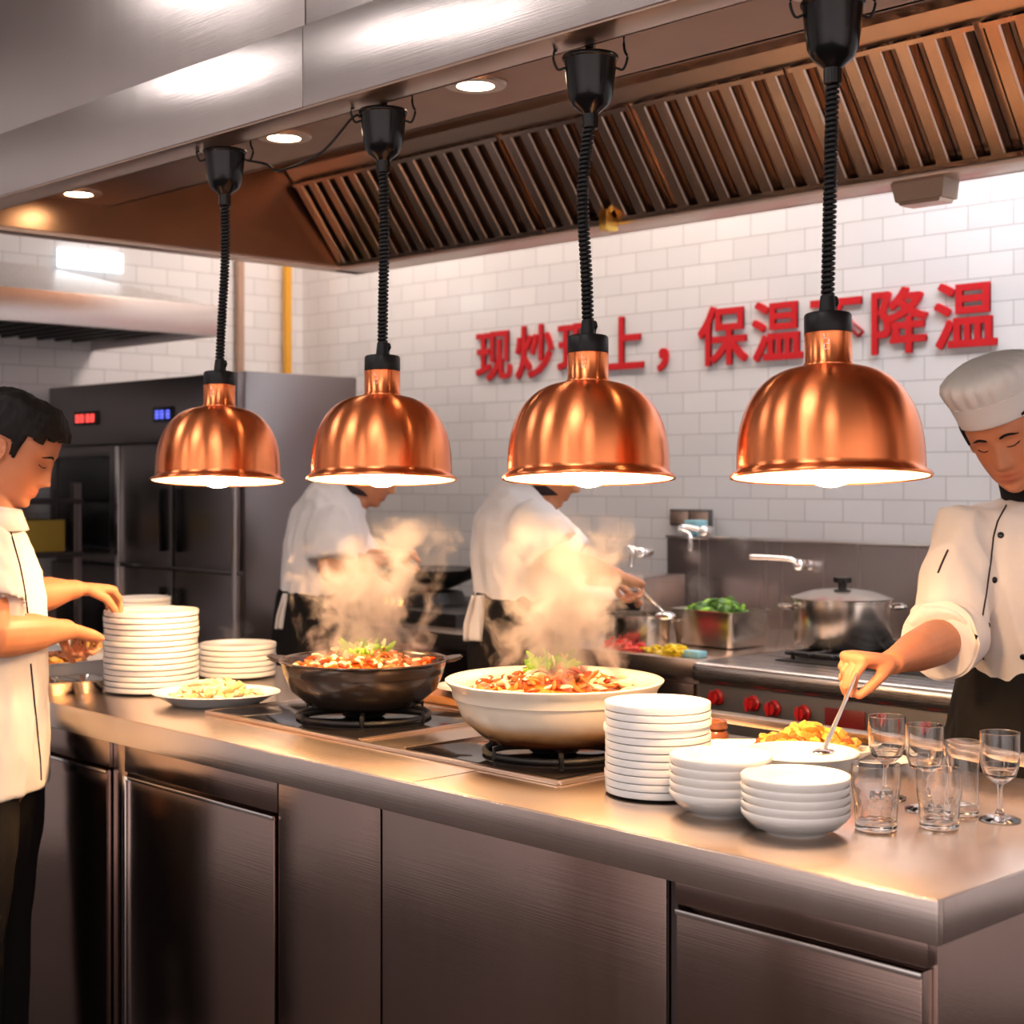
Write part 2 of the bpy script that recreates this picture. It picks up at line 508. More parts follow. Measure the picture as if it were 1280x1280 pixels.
# baffle filters: steep plane from (3.02,+.27) down to (3.21,+.015)
T0 = Vector((0, 3.015, HB+.265)); T1 = Vector((0, 3.205, HB+.012))
nd = (T1-T0).normalized(); nn = Vector((0, -nd.z, nd.y)); nn = nn if nn.y < 0 else -nn
FW = .50
def filt(bm):
    # ridged sheet: profile across x, swept along the slope
    n = 7; w = FW-.012
    prof = []
    for k in range(n):
        x0 = w*k/n; p = w/n
        prof += [(x0, 0), (x0+.012, .022), (x0+p*.52, .022), (x0+p*.60, 0), (x0+p*.62, -.03), (x0+p*.97, -.03)]
    prof.append((w, 0))
    p = w/n
    for k in range(n):
        x0 = w*k/n
        q = [(x0, -.012), (x0+.004, .016), (x0+.010, .022), (x0+p*.56, .022), (x0+p*.60, .018), (x0+p*.62, -.012)]
        a = [bm.verts.new(Vector((x, 0, 0))+T0+nn*h) for x, h in q]
        b = [bm.verts.new(Vector((x, 0, 0))+T1+nn*h) for x, h in q]
        for i in range(len(q)-1): bm.faces.new((a[i], a[i+1], b[i+1], b[i]))
        q = [(x0+p*.64, -.028), (x0+p*.66, -.016), (x0+p*.92, -.016), (x0+p*.96, -.028)]
        a = [bm.verts.new(Vector((x, 0, 0))+T0+nn*h) for x, h in q]
        b = [bm.verts.new(Vector((x, 0, 0))+T1+nn*h) for x, h in q]
        for i in range(len(q)-1): bm.faces.new((a[i], a[i+1], b[i+1], b[i]))
    for (A_, B_) in ((0, .035), (.965, 1)):
        v = [bm.verts.new(Vector((x, 0, 0))+T0.lerp(T1, t)+nn*.0235) for t in (A_, B_) for x in (0, w)]
        bm.faces.new((v[0], v[1], v[3], v[2]))
x = HX0+.06
f0 = None
while x < HX1-FW:
    if f0 is None:
        f0 = hobj('baffle_filter', filt, 'steel_filter', smooth=False); f0.location = (x, 0, 0)
        so = f0.modifiers.new('s', 'SOLIDIFY'); so.thickness = .0015
    else:
        f = f0.copy(); COL.objects.link(f); f.location = (x, 0, 0)
    x += FW
hobj('filter_back', lambda bm: prism(bm, [(3.06, HB+.30), (3.25, HB+.02), (3.26, HB+.03), (3.07, HB+.31)], HX0+.03, HX1, 'yz'), 'dark_metal')
for e in (4.05, 3.04, 2.36, 1.50):
    bm = bmesh.new()
    lathe(bm, [(.040, .0), (.040, -.008), (.062, -.008), (.066, -.004), (.066, .0)], 32, close=True)
    s = finish(bm, 'spotlight', 'steel_warm', hood, loc=(-e, 2.15, HB+.0995))
    bm = bmesh.new(); lathe(bm, [(0, -.009), (.030, -.007), (.039, -.002), (.039, .0), (0, 0)], 28)
    finish(bm, 'lens', 'spot', s)
# drain spout seen on the back rim
hobj('drain_spout', lambda bm: (box(bm, (eX(768, 3.2)-.015, 3.15, HB-.03), (eX(768, 3.2)+.015, 3.2, HB+.03), .005),
                                loft(bm, [(eX(768, 3.2), 3.17, HB+.02), (eX(768, 3.2)+.05, 3.17, HB+.06)], .009)), 'gold')
sx = eX(1160, 3.28)
t = thing('sensor_box', 'small beige box fixed under the back edge of the large hood', 'box', (sx, 3.26, HB-.012))
bm = bmesh.new(); prism(bm, [(-.072, 0), (.072, 0), (.066, -.045), (-.060, -.045)], -.03, .04, 'xz'); finish(bm, 'housing', 'beige', t, smooth=False)
bm = bmesh.new(); prism(bm, [(-.055, -.0455), (.060, -.0455), (.056, -.054), (-.05, -.054)], -.026, .034, 'xz'); finish(bm, 'cover', 'steel_warm', t, smooth=False)

# ------------------------------------------------------------------ small hood on the left wall
LB = EYE+.534
wh = thing('wall_hood', 'smaller sloped stainless hood on the left tiled wall above the refrigerators', 'hood', (0, 0, 0))
bm = bmesh.new(); box(bm, (-4.985, .9, LB), (-4.965, 3.22, LB+.115), .002); finish(bm, 'front_fascia', 'steel_v', wh)
bm = bmesh.new()
V = [bm.verts.new(p) for p in ((-4.97, .9, LB+.115), (-4.97, 3.22, LB+.115), (XL+.005, 2.95, LB+.34), (XL+.005, .9, LB+.34),
                               (XL+.005, 3.22, LB+.10), (XL+.005, .9, LB+.10))]
for f in ((0, 1, 2, 3), (1, 4, 2), (0, 3, 5)): bm.faces.new([V[i] for i in f])
finish(bm, 'sloped_top', 'steel_x', wh, smooth=False)
bm = bmesh.new(); box(bm, (XL+.005, 3.20, LB), (-4.97, 3.22, LB+.115), .002); finish(bm, 'end_panel', 'steel_v', wh)
bm = bmesh.new()
box(bm, (XL+.01, .95, LB+.06), (-4.99, 3.2, LB+.07))
for k in range(28): box(bm, (XL+.02, 1.0+k*.078, LB+.03), (-5.0, 1.02+k*.078, LB+.06))
finish(bm, 'underside_filter', 'iron', wh, smooth=False)
bm = bmesh.new(); box(bm, (XL+.001, 3.05, EYE+.875), (XL+.03, 3.34, EYE+.955), .003)
tag(finish(bm, 'bright_wall_panel', 'bright_panel', None), 'bright white rectangular glowing panel on the left wall above the small hood', 'light')  # emissive box makes the bright rectangle on the wall

# ------------------------------------------------------------------ lettering on the back wall
sign = thing('wall_lettering', 'large red Chinese lettering mounted across the white tiled wall', 'sign', (-4.6, YW, 1.80))
for i, ch in enumerate('现炒现上，保温不降温'):
    cu = bpy.data.curves.new('ch', 'FONT'); cu.body = ch; cu.size = .222; cu.extrude = .004
    cu.offset = .0018; cu.resolution_u = 3; cu.align_x = 'CENTER'
    o = bpy.data.objects.new('ch', cu); COL.objects.link(o)
    bpy.context.view_layer.update()
    me = bpy.data.meshes.new_from_object(o.evaluated_get(bpy.context.evaluated_depsgraph_get()))
    bpy.data.objects.remove(o)
    bmt = bmesh.new()
    for q, (dx, dy) in enumerate(((.0026, .0022), (-.0026, .0022), (.0026, -.0022), (-.0026, -.0022), (0, 0))):
        n0 = len(bmt.verts); bmt.from_mesh(me); bmt.verts.ensure_lookup_table()
        for v in bmt.verts[n0:]: v.co += Vector((dx, dy, q*.00015))
    bmt.to_mesh(me); bmt.free()
    me.name = 'character'; me.materials.clear(); me.materials.append(M['red_paint'])
    c = bpy.data.objects.new('character', me); COL.objects.link(c); c.parent = sign
    c.rotation_euler = (PI/2, 0, 0)
    c.location = (i*.237 + (.02 if ch == '，' else 0), -.0075, .018)

# ------------------------------------------------------------------ refrigerator
FX0, FX1, FY0, FY1, FH = -5.86, -4.49, 2.98, 3.50, EYE+.37
fr = thing('refrigerator', 'tall stainless commercial refrigerator with red and blue displays at the left wall', 'refrigerator', (0, 0, 0))
boxobj('body', (FX0, FY0+.03, .1), (FX1, FY1, FH), 'steel_fridge', fr, bev=.008)
for (x, y) in ((FX0+.1, FY0+.1), (FX1-.1, FY0+.1), (FX0+.1, FY1-.1), (FX1-.1, FY1-.1)):
    boxobj('foot', (x-.03, y-.03, 0), (x+.03, y+.03, .1), 'dark_metal', fr)
boxobj('control_panel', (FX0, FY0, FH-.24), (FX1, FY0+.029, FH-.005), 'steel_fridge', fr)
xs = [FX0+.01, eX(148, FY0), eX(216, FY0), FX1-.01]
for k in range(3):
    a, b = xs[k]+.008, xs[k+1]-.008
    if k == 0:
        d = boxobj('glass_door', (a, FY0, 1.075), (b, FY0+.028, FH-.25), 'door_glass', fr)
        bm = bmesh.new()
        for (p, q) in (((a, FY0-.006, 1.075), (a+.05, FY0-.0005, FH-.25)), ((b-.05, FY0-.006, 1.075), (b, FY0-.0005, FH-.25)),
                       ((a+.05, FY0-.006, 1.075), (b-.05, FY0-.0005, 1.12)), ((a+.05, FY0-.006, FH-.29), (b-.05, FY0-.0005, FH-.25))): box(bm, p, q, .001)
        finish(bm, 'door_frame', 'steel_fridge', d)
    else:
        d = boxobj('door', (a, FY0, 1.075), (b, FY0+.028, FH-.25), 'steel_fridge', fr, bev=.004)
    hx = b-.045 if k == 1 else a+.045
    if k: boxobj('handle', (hx-.008, FY0-.025, 1.13), (hx+.008, FY0-.001, 1.36), 'black_plastic', d)
    d = boxobj('lower_door', (a, FY0, .13), (b, FY0+.028, 1.062), 'steel_fridge', fr, bev=.004)
    if k: boxobj('handle', (hx-.008, FY0-.025, .80), (hx+.008, FY0-.001, 1.0), 'black_plastic', d)
boxobj('pillar', (xs[1]-.014, FY0-.008, .13), (xs[1]+.008, FY0-.0005, FH-.25), 'chrome', fr)
boxobj('corner_trim', (FX1-.03, FY0-.004, .1), (FX1-.005, FY0-.0005, FH-.25), 'steel_v', fr)
for px, m, wd in ((108, 'red_led', .15), (205, 'blue_led', .10)):
    cx = eX(px, FY0); zc = EYE+(HOR-(523 if px < 150 else 518))/F*(FY0/(.691+.723*(px-640)/F))
    d = boxobj('display', (cx-wd/2-.02, FY0-.006, zc-.028), (cx+wd/2+.02, FY0-.0005, zc+.028), 'black_plastic', fr)
    bm = bmesh.new(); n = 4 if px < 150 else 3
    for k in range(n):
        x0 = cx-wd/2+wd*k/n+(.008 if k >= n/2 else 0); w = wd/n*.62; h = .03
        segs = [(0, 0, w, .004), (0, h/2-.002, w, h/2+.002), (0, h-.004, w, h), (0, 0, .004, h), (w-.004, 0, w, h)]
        for (p, q, r_, s_) in segs: box(bm, (x0+p, FY0-.0075, zc-h/2+q), (x0+r_, FY0-.0062, zc-h/2+s_))
    finish(bm, 'digits', m, d, smooth=False)

# storage rack under the small hood, behind the left cook
rk = thing('storage_rack', 'dark steel storage rack against the left wall behind the short haired cook', 'rack', (0, 0, 0))
RX0, RX1, RY0, RY1 = XL+.02, -5.35, 2.0, 2.86
for z in (.3, .75, 1.10, 1.30):
    boxobj('shelf', (RX0, RY0, z), (RX1, RY1, z+.02), 'dark_metal', rk)
for (x, y) in ((RX0+.02, RY0+.02), (RX1-.02, RY0+.02), (RX0+.02, RY1-.02), (RX1-.02, RY1-.02)):
    boxobj('post', (x-.015, y-.015, 0), (x+.015, y+.015, 1.38), 'steel_fridge', rk)
tag(boxobj('crate', (-5.8, 2.30, 1.121), (-5.38, 2.80, 1.24), 'yellow_crate'), 'dull yellow crate on the dark storage rack', 'crate')
tag(boxobj('storage_box', (-5.75, 2.32, 1.321), (-5.45, 2.62, 1.46), 'dark_metal', bev=.01), 'dark box on top of the storage rack', 'box')
tag(boxobj('bin', (-5.75, 2.4, .771), (-5.4, 2.78, .97), 'steel_fridge', bev=.02), 'grey bin on the lower shelf of the storage rack', 'bin')
# ------------------------------------------------------------------ serving counter
CX0, CX1, CY0, CY1, CH = -4.0, -.968, 1.622, 2.38, .9
wt = thing('worktop', 'long brushed stainless steel worktop of the serving counter', 'counter', (0, 0, 0))
bm = bmesh.new(); box(bm, (CX0, CY0+.0015, CH-.012), (CX1-.0015, CY1, CH), .0015)
finish(bm, 'top_sheet', 'steel_top', wt)
bm = bmesh.new(); box(bm, (CX0, CY0, CH-.056), (CX1, CY0+.012, CH-.002), .002); box(bm, (CX1-.012, CY0+.0125, CH-.056), (CX1, CY1, CH-.002), .002)
finish(bm, 'edge', 'steel_edge', wt)
boxobj('seam', (-1.94, CY0+.003, CH-.001), (-1.937, 1.77, CH+.0004), 'dark_metal', wt, bev=0)
CB = 1.65
seams = [('a', CX0+.02, eX(137, CB)), ('b', eX(155, CB), eX(346.5, CB)), ('c', eX(347.5, CB), eX(475.5, CB)), ('d', eX(477, CB), eX(833, CB)), ('e', eX(843, CB), CX1-.03)]
lab = {'a': 'stainless cabinet unit at the left end of the counter beside the standing cook',
       'b': 'stainless cabinet unit with framed door left of the narrow plain one',
       'c': 'narrow plain stainless cabinet unit in the middle of the counter',
       'd': 'widest plain stainless cabinet unit under the plate stacks',
       'e': 'stainless drawer unit at the right end of the counter'}
for key, x0, x1 in seams:
    c = thing('counter_cabinet', lab[key], 'cabinet', ((x0+x1)/2, CB, 0), group='cabinet units of the serving counter')
    w = (x1-x0)/2
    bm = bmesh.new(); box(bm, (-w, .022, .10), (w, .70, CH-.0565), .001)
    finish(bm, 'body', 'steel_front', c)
    if key in 'cd':
        boxobj('door', (-w+.001, 0, .12), (w-.001, .021, CH-.058), 'steel_front', c, bev=.0015)
    elif key in 'ab':
        boxobj('top_rail', (-w+.001, 0, CH-.12), (w-.001, .021, CH-.058), 'steel_front', c, bev=.0015)
        d = boxobj('door', (-w+.006, -.004, .12), (w-.006, .021, CH-.126), 'steel_front', c, bev=.003)
        bm = bmesh.new(); box(bm, (-w+.006, -.009, .12), (-w+.018, -.0045, CH-.126), .002); box(bm, (-w+.019, -.007, CH-.134), (w-.007, -.0045, CH-.1265), .001)
        finish(bm, 'door_edging', 'chrome', d)
    else:
        boxobj('top_rail', (-w+.001, 0, CH-.095), (w-.001, .021, CH-.058), 'steel_front', c, bev=.0015)
        d = boxobj('drawer', (-w+.006, -.004, .50), (w-.006, .021, CH-.100), 'steel_front', c, bev=.003)
        boxobj('drawer_edging', (-w+.006, -.008, CH-.108), (w-.006, -.0045, CH-.1), 'chrome', d)
        boxobj('drawer', (-w+.006, -.004, .13), (w-.006, .021, .49), 'steel_front', c, bev=.003)
    for sx_ in (-1, 1):
        for yy in (.06, .62):
            bm = bmesh.new(); lathe(bm, [(0, 0), (.022, 0), (.022, .1), (0, .1)], 16, ctr=(sx_*(w-.05), yy, 0)); finish(bm, 'foot', 'chrome', c)
for (a, b) in ((seams[0][2], seams[1][1]), (seams[3][2], seams[4][1])):  # left: steel post; right: dark strip standing in for the shaded gap
    tag(boxobj('cabinet_post_or_gap', (a+.001, CB+.008, 0), (b-.001, CB+.60, CH-.0565), 'dark_metal' if a > -2 else 'steel_front'),
        'dark narrow strip in place of the shaded gap left of the drawer unit' if a > -2 else 'narrow steel post between the two left cabinet units', 'post')

# raised rail along the far edge, right end
rl = thing('serving_rail', 'raised stainless rail along the far edge of the worktop behind the glasses', 'rail', (0, 0, CH))
boxobj('rail_bar', (-1.95, 2.335, .028), (CX1+.05, 2.372, .045), 'steel_top', rl, bev=.002)
for x in (-1.9, -1.4, -.99): boxobj('bracket', (x-.008, 2.345, .0002), (x+.008, 2.362, .028), 'steel_top', rl)

# built in cooktop: frame, two glass hobs
HY0, HY1 = 1.782, 2.17
ck = thing('cooktop', 'long built in cooktop with steel rim under the two clay pots', 'cooktop', (0, 0, CH))
bm = bmesh.new()
X0, X1 = -2.80, -1.755
box(bm, (X0, HY0, .0003), (X1, HY1, .003), .001)
for lo, hi in (((X0, HY0-.006, .0003), (X1, HY0+.006, .008)), ((X0, HY1-.006, .0003), (X1, HY1+.006, .008)), ((X0-.006, HY0, .0003), (X0+.006, HY1, .008)), ((X1-.006, HY0, .0003), (X1+.006, HY1, .008))): box(bm, lo, hi, .002)
finish(bm, 'rim', 'steel_top', ck)
for (a, b) in ((-2.785, -2.30), (-2.155, -1.77)):
    boxobj('glass_plate', (a, HY0+.012, .0032), (b, HY1-.012, .0072), 'black_glass', ck, bev=.001)
    boxobj('edge_strip', (b+.002, HY0+.012, .0032), (b+.008, HY1-.012, .009), 'steel_top', ck, bev=.001) if b < -2.2 else boxobj('edge_strip', (a-.008, HY0+.012, .0032), (a-.002, HY1-.012, .009), 'steel_top', ck, bev=.001)
P1 = C(455, 0, 3.17); P2 = C(693, 0, 2.755)
for P, rr in ((P1, .135), (P2, .125)):
    g = empty('burner_grate', (P.x, P.y, .0073)); g.parent = ck
    g.name = 'burner_grate'
    bm = bmesh.new()
    ringp = [(rr*math.cos(2*PI*k/40), rr*math.sin(2*PI*k/40), .006) for k in range(41)]
    loft(bm, ringp, .0055, seg=8, cap=False)
    for k in range(6):
        a = PI*k/3+.35
        d = Vector((math.cos(a), math.sin(a), 0))
        loft(bm, [d*rr*1.03+Vector((0, 0, .002)), d*rr*1.03+Vector((0, 0, .018)), d*rr*.80+Vector((0, 0, .020)), d*.05+Vector((0, 0, .016))], .0048, seg=8)
    ball(bm, (0, 0, .006), (.045, .045, .008))
    finish(bm, 'grate', 'iron', g)
# flatten: give grates directly to the cooktop as parts
for g in [o for o in list(bpy.data.objects) if o.name.startswith('burner_grate')]:
    ch = g.children[0]; ch.parent = ck; ch.location = g.location; ch.name = 'burner_grate_iron'; bpy.data.objects.remove(g)
for o in ck.children:
    if o.name.startswith('burner_grate_iron'): o.name = 'burner_grate'

# ------------------------------------------------------------------ pots
def rnd_unit():
    return Vector((random.gauss(0, 1), random.gauss(0, 1), random.gauss(0, .5))).normalized()
def strips(bm, n, place, L, w, th, mis):
    for _ in range(n):
        p, up_ = place()
        d = Vector((random.gauss(0, 1), random.gauss(0, 1), random.gauss(0, .35))).normalized()
        l = L*random.uniform(.6, 1.2)
        bend = rnd_unit()*l*.25
        pts = [p-d*l/2, p+bend*.6+Vector((0, 0, l*.1)), p+d*l/2]
        ww = w*random.uniform(.7, 1.2)
        loft(bm, spline(pts, 3), [(ww*.5, th*.5)]+[(ww, th)]*5+[(ww*.4, th*.5)], hint=rnd_unit(), seg=6, mi=random.choice(mis))

def stew(name, label, ctr, R, mound, seed, cat='stew'):
    random.seed(seed)
    bm = bmesh.new()
    def H(r): return mound*math.exp(-(r/(R*.52))**2)
    n = 30; rings = [[bm.verts.new((0, 0, H(0)))]]
    for i in range(1, n+1):
        r = R*i/n
        rings.append([bm.verts.new((r*math.cos(2*PI*k/56), r*math.sin(2*PI*k/56),
                     H(r)+(noise.noise(Vector((r*math.cos(2*PI*k/56)*60, r*math.sin(2*PI*k/56)*60, seed)))*.005 if r < R*.95 else 0))) for k in range(56)])
    for A, B in zip(rings, rings[1:]):
        for k in range(56):
            k2 = (k+1) % 56
            bm.faces.new((A[0], B[k], B[k2]) if len(A) == 1 else (A[k], B[k], B[k2], A[k2]))
    def place():
        r = R*math.sqrt(random.random())*.9; a = random.uniform(0, 2*PI)
        if random.random() < .55: r *= .62
        return Vector((r*math.cos(a), r*math.sin(a), H(r)+random.uniform(0, .006))), None
    strips(bm, 230, place, .038, .0055, .0035, [1, 1, 1, 2, 3, 3, 4])
    o = finish(bm, name, ['sauce', 'meat', 'meat_red', 'pale_food', 'brown_food'], loc=ctr)
    tag(o, label, cat, kind='stuff')
    bm = bmesh.new()
    for _ in range(95):
        r = R*.22*math.sqrt(random.random())*1.2; a = random.uniform(0, 2*PI)
        p = Vector((r*math.cos(a), r*math.sin(a), mound+.003-r*.12))
        d = Vector((random.gauss(0, 1), random.gauss(0, 1), random.gauss(.4, .5))).normalized()
        l = random.uniform(.018, .036)
        loft(bm, [p, p+d*l*.6+rnd_unit()*.003, p+d*l], [(.0028, .0014), (.0060, .0016), (.0022, .001)], seg=6, mi=random.choice([0, 0, 0, 0, 1]))
    return bm

def claypot(name, label, cx, cy, R, m, H, loc_z, handle=None, flare=.0):
    t = thing(name, label, 'pot', (cx, cy, loc_z))
    bm = bmesh.new()
    rb = R*.60
    prof = [(0, 0), (rb, 0), (rb*1.12, .008), (R*.84, H*.34), (R*.905, H*.62), (R*.915, H*.70), (R*.935, H*.71), (R*.94, H*.80)]
    if flare: prof += [(R*.96, H*.88), (R*1.0, H*.955), (R*1.005, H*.985), (R*.99, H), (R*.86, H*.93), (R*.83, H*.86), (R*.81, H*.6), (R*.6, H*.15), (0, H*.1)]
    else: prof += [(R*.955, H*.93), (R*.985, H*.97), (R*.98, H), (R*.945, H*1.0), (R*.92, H*.93), (R*.89, H*.6), (R*.66, H*.15), (0, H*.1)]
    lathe(bm, prof, 72)
    finish(bm, 'bowl', m, t, angle=60)
    return t
POTZ = CH+.0073+.0255
pa = RT  # image-right direction: handles sit left and right
R1 = .178; H1 = .095
p1 = claypot('clay_pot', 'dark glazed clay pot with two handles on the left hob', P1.x, P1.y, R1, 'black_clay', H1, POTZ)
for s in (-1, 1):
    bm = bmesh.new()
    d = (RT*s*1.0+LK*.12).normalized(); q = Vector((-d.y, d.x, 0))
    prof = [(R1*.93, -.038), (R1*1.04, -.030), (R1*1.14, -.018), (R1*1.145, .018), (R1*1.04, .030), (R1*.93, .038)]
    A = [bm.verts.new(d*a+q*b+Vector((0, 0, H1*.90+(.008 if a > R1*1.1 else 0)))) for a, b in prof]
    B = [bm.verts.new(d*a+q*b+Vector((0, 0, H1*.985+(.006 if a > R1*1.1 else 0)))) for a, b in prof]
    bm.faces.new(A); bm.faces.new(B[::-1])
    for k in range(6): bm.faces.new((A[k], A[(k+1) % 6], B[(k+1) % 6], B[k]))
    bmesh.ops.bevel(bm, geom=list(bm.edges), offset=.003, segments=2, affect='EDGES')
    finish(bm, 'handle', 'black_clay', p1)
bmg = stew('stew', 'orange red stew of meat strips filling the dark clay pot', (P1.x, P1.y, POTZ+H1*.80), R1*.90, .030, 11)
tag(finish(bmg, 'garnish', ['green', 'pale_food'], loc=(P1.x, P1.y, POTZ+H1*.80+.003)), 'bright green scallion garnish on the stew in the dark pot', 'garnish', kind='stuff')
R2 = .195; H2 = .108
p2 = claypot('clay_pot', 'wide cream glazed clay pot with flared rim and scorched base on the right hob', P2.x, P2.y, R2, 'cream_pot', H2, POTZ, flare=1) if 'cream_pot' in M else None
if p2 is None:
    m, nt, b = newmat('cream_pot')
    setin(b, rough=.2)
    tc = N(nt, 'ShaderNodeTexCoord'); sx_ = N(nt, 'ShaderNodeSeparateXYZ'); nt.links.new(tc.outputs['Object'], sx_.inputs[0])
    nz = N(nt, 'ShaderNodeTexNoise', i_Scale=14.0, i_Detail=3.0); nt.links.new(tc.outputs['Object'], nz.inputs['Vector'])
    ma = N(nt, 'ShaderNodeMath', operation='MULTIPLY_ADD'); ma.inputs[1].default_value = .022
    nt.links.new(nz.outputs['Fac'], ma.inputs[0]); nt.links.new(sx_.outputs['Z'], ma.inputs[2])
    cr = N(nt, 'ShaderNodeValToRGB')
    cr.color_ramp.elements[0].position = .024; cr.color_ramp.elements[0].color = (.13, .035, .01, 1)
    cr.color_ramp.elements[1].position = .060; cr.color_ramp.elements[1].color = (.82, .71, .57, 1)
    e = cr.color_ramp.elements.new(.040); e.color = (.62, .33, .13, 1)
    nt.links.new(ma.outputs[0], cr.inputs[0]); nt.links.new(cr.outputs[0], b.inputs['Base Color'])
    M['cream_pot'] = m
    p2 = claypot('clay_pot', 'wide cream glazed clay pot with flared rim and scorched base on the right hob', P2.x, P2.y, R2, 'cream_pot', H2, POTZ, flare=1)
bmg = stew('stew', 'orange stew of braised meat strips heaped in the cream clay pot', (P2.x, P2.y, POTZ+H2*.80), R2*.815, .036, 23)
tag(finish(bmg, 'garnish', ['green', 'pale_food'], loc=(P2.x, P2.y, POTZ+H2*.80+.006)), 'bright green scallion garnish on the stew in the cream pot', 'garnish', kind='stuff')

# ------------------------------------------------------------------ plates and bowls
def plate_mesh(R, h):
    bm = bmesh.new()
    lathe(bm, [(0, 0.002), (R*.58, .002), (R*.60, 0), (R*.64, 0), (R*.66, .003), (R*.86, h*.20), (R*.975, h*.24), (R*.998, h*.34), (R, h*.90), (R*.992, h), (R*.975, h*1.0), (R*.85, h*.80), (R*.68, h*.42), (R*.5, h*.36), (0, h*.36)], 64)
    return bm
def stack(n, pos, R, h, pitch, what, where, group, jit=.0015, mesh=plate_mesh, cat='plate', name='plate', z0=CH+.0003):
    first = None
    for k in range(n):
        j = n-1-k
        lbl = f'{ORD[j]} white {what} of the {where}' if j == 0 else f'white {what}, {ORD[j]} from the top of the {where}'
        if k == n-1 and n > 3 and False: pass
        if first is None:
            o = finish(mesh(R, h), name, 'ceramic', angle=50); first = o
        else:
            o = first.copy(); COL.objects.link(o)
        o.location = (pos.x+random.uniform(-jit, jit), pos.y+random.uniform(-jit, jit), z0+k*pitch)
        o.rotation_euler = (0, 0, random.uniform(0, 6))
        tag(o, lbl, cat, group)
random.seed(3)
s1 = C(189, 0, 3.62); stack(14, s1, .110, .016, .01335, 'plate', 'tall stack under the left cook\'s hands', 'plates in the tall left stack', .002)
s2 = C(297, 0, 3.88); stack(6, s2, .096, .016, .0135, 'plate', 'short stack behind the fried food platter', 'plates in the short stack by the dark pot', .001)
s3 = C(178, 0, 4.10); stack(14, s3, .075, .016, .0128, 'saucer', 'far stack behind the tall left stack', 'saucers in the far left stack', .001, name='saucer')
s4 = C(822.5, 0, 2.44); stack(12, s4, .0842, .015, .01185, 'plate', 'stack beside the cream pot', 'plates in the right stack', .0018)
def bowl_mesh(R, h):
    bm = bmesh.new()
    lathe(bm, [(0, .003), (R*.50, .003), (R*.52, 0), (R*.56, 0), (R*.58, .004), (R*.80, h*.30), (R*.94, h*.62), (R*.985, h*.76), (R, h*.94), (R*.985, h), (R*.960, h*.98), (R*.90, h*.69), (R*.76, h*.36), (R*.5, h*.16), (0, h*.13)], 64)
    return bm
s5 = C(901, 0, 2.29); stack(5, s5, .0765, .037, .0128, 'bowl', 'left stack of shallow bowls', 'bowls in the left bowl stack', .0004, bowl_mesh, 'bowl', 'bowl')
s6 = C(994.5, 0, 2.170); stack(5, s6, .077, .034, .0118, 'bowl', 'front right stack of shallow bowls', 'bowls in the right bowl stack', .0004, bowl_mesh, 'bowl', 'bowl')
def bigbowl(R, h):
    bm = bmesh.new()
    lathe(bm, [(0, .003), (R*.46, .003), (R*.48, 0), (R*.52, 0), (R*.56, .005), (R*.80, h*.34), (R*.93, h*.70), (R, h*.97), (R*.99, h), (R*.965, h*.99), (R*.90, h*.74), (R*.76, h*.42), (R*.5, h*.2), (0, h*.16)], 64)
    return bm
s7 = C(1001, 0, 2.50)
tag(finish(bigbowl(.094, .056), 'serving_bowl', 'ceramic', loc=(s7.x, s7.y, CH+.0003), angle=50), 'large single white bowl being stirred by the cook in the hat', 'bowl')

def foodpile(name, label, loc, rx, ry, hgt, n, L, w, mats, seed, rz=0, cat='food', th=None):
    random.seed(seed); bm = bmesh.new()
    ball(bm, (0, 0, 0), (rx*.85, ry*.85, hgt*.7), mi=0, seg=20)
    for v in bm.verts:
        v.co += v.co.normalized()*noise.noise(v.co*70+Vector((seed, 0, 0)))*.006
        if v.co.z < 0: v.co.z = 0
    def place():
        a = random.uniform(0, 2*PI); r = math.sqrt(random.random())
        return Vector((rx*r*math.cos(a), ry*r*math.sin(a), hgt*max(0, 1-r*r)*random.uniform(.7, 1.0)+.003)), None
    strips(bm, n, place, L, w, th or w*.6, list(range(len(mats))))
    for v in bm.verts: v.co.z = max(v.co.z, .0)
    o = finish(bm, name, mats, loc=loc); o.rotation_euler = (0, 0, rz)
    return tag(o, label, cat, kind='stuff')
ang = math.atan2(RT.y, RT.x)
def platter_mesh(R, h, sy=.72):
    bm = bmesh.new()
    lathe(bm, [(0, .002), (R*.6, .002), (R*.62, 0), (R*.66, 0), (R*.7, .004), (R*.9, h*.66), (R, h*.93), (R*.99, h), (R*.965, h), (R*.84, h*.7), (R*.66, h*.34), (0, h*.3)], 64, sy=sy)
    return bm
s8 = C(270, 0, 3.40)
o = finish(platter_mesh(.142, .028, .82), 'platter', 'ceramic', loc=(s8.x, s8.y, CH+.0003), angle=50); o.rotation_euler = (0, 0, ang)
tag(o, 'oval white platter of pale fried food in front of the short plate stack', 'plate')
foodpile('fried_food', 'heap of pale golden fried strips on the oval white platter', (s8.x, s8.y, CH+.010), .095, .065, .038, 150, .035, .007, ['tan_food', 'pale_food', 'pale_food'], 5, ang)
# plate between the pots and board under it
s9 = C(607, 0, 3.40)
tag(boxobj('serving_board', (s9.x-.16, s9.y-.08, CH+.0003), (s9.x+.12, s9.y+.07, CH+.018), 'wood', bev=.004), 'brown wooden board between the dark pot and the cream pot', 'board')
o = finish(platter_mesh(.105, .020, .9), 'plate', 'ceramic', loc=(s9.x-.02, s9.y, CH+.0185), angle=50)
tag(o, 'white plate on the wooden board behind the cream pot', 'plate')
foodpile('red_sauce_food', 'small heap of orange red food on the plate between the pots', (s9.x-.03, s9.y, CH+.026), .035, .03, .014, 30, .02, .005, ['meat', 'meat_red'], 6)
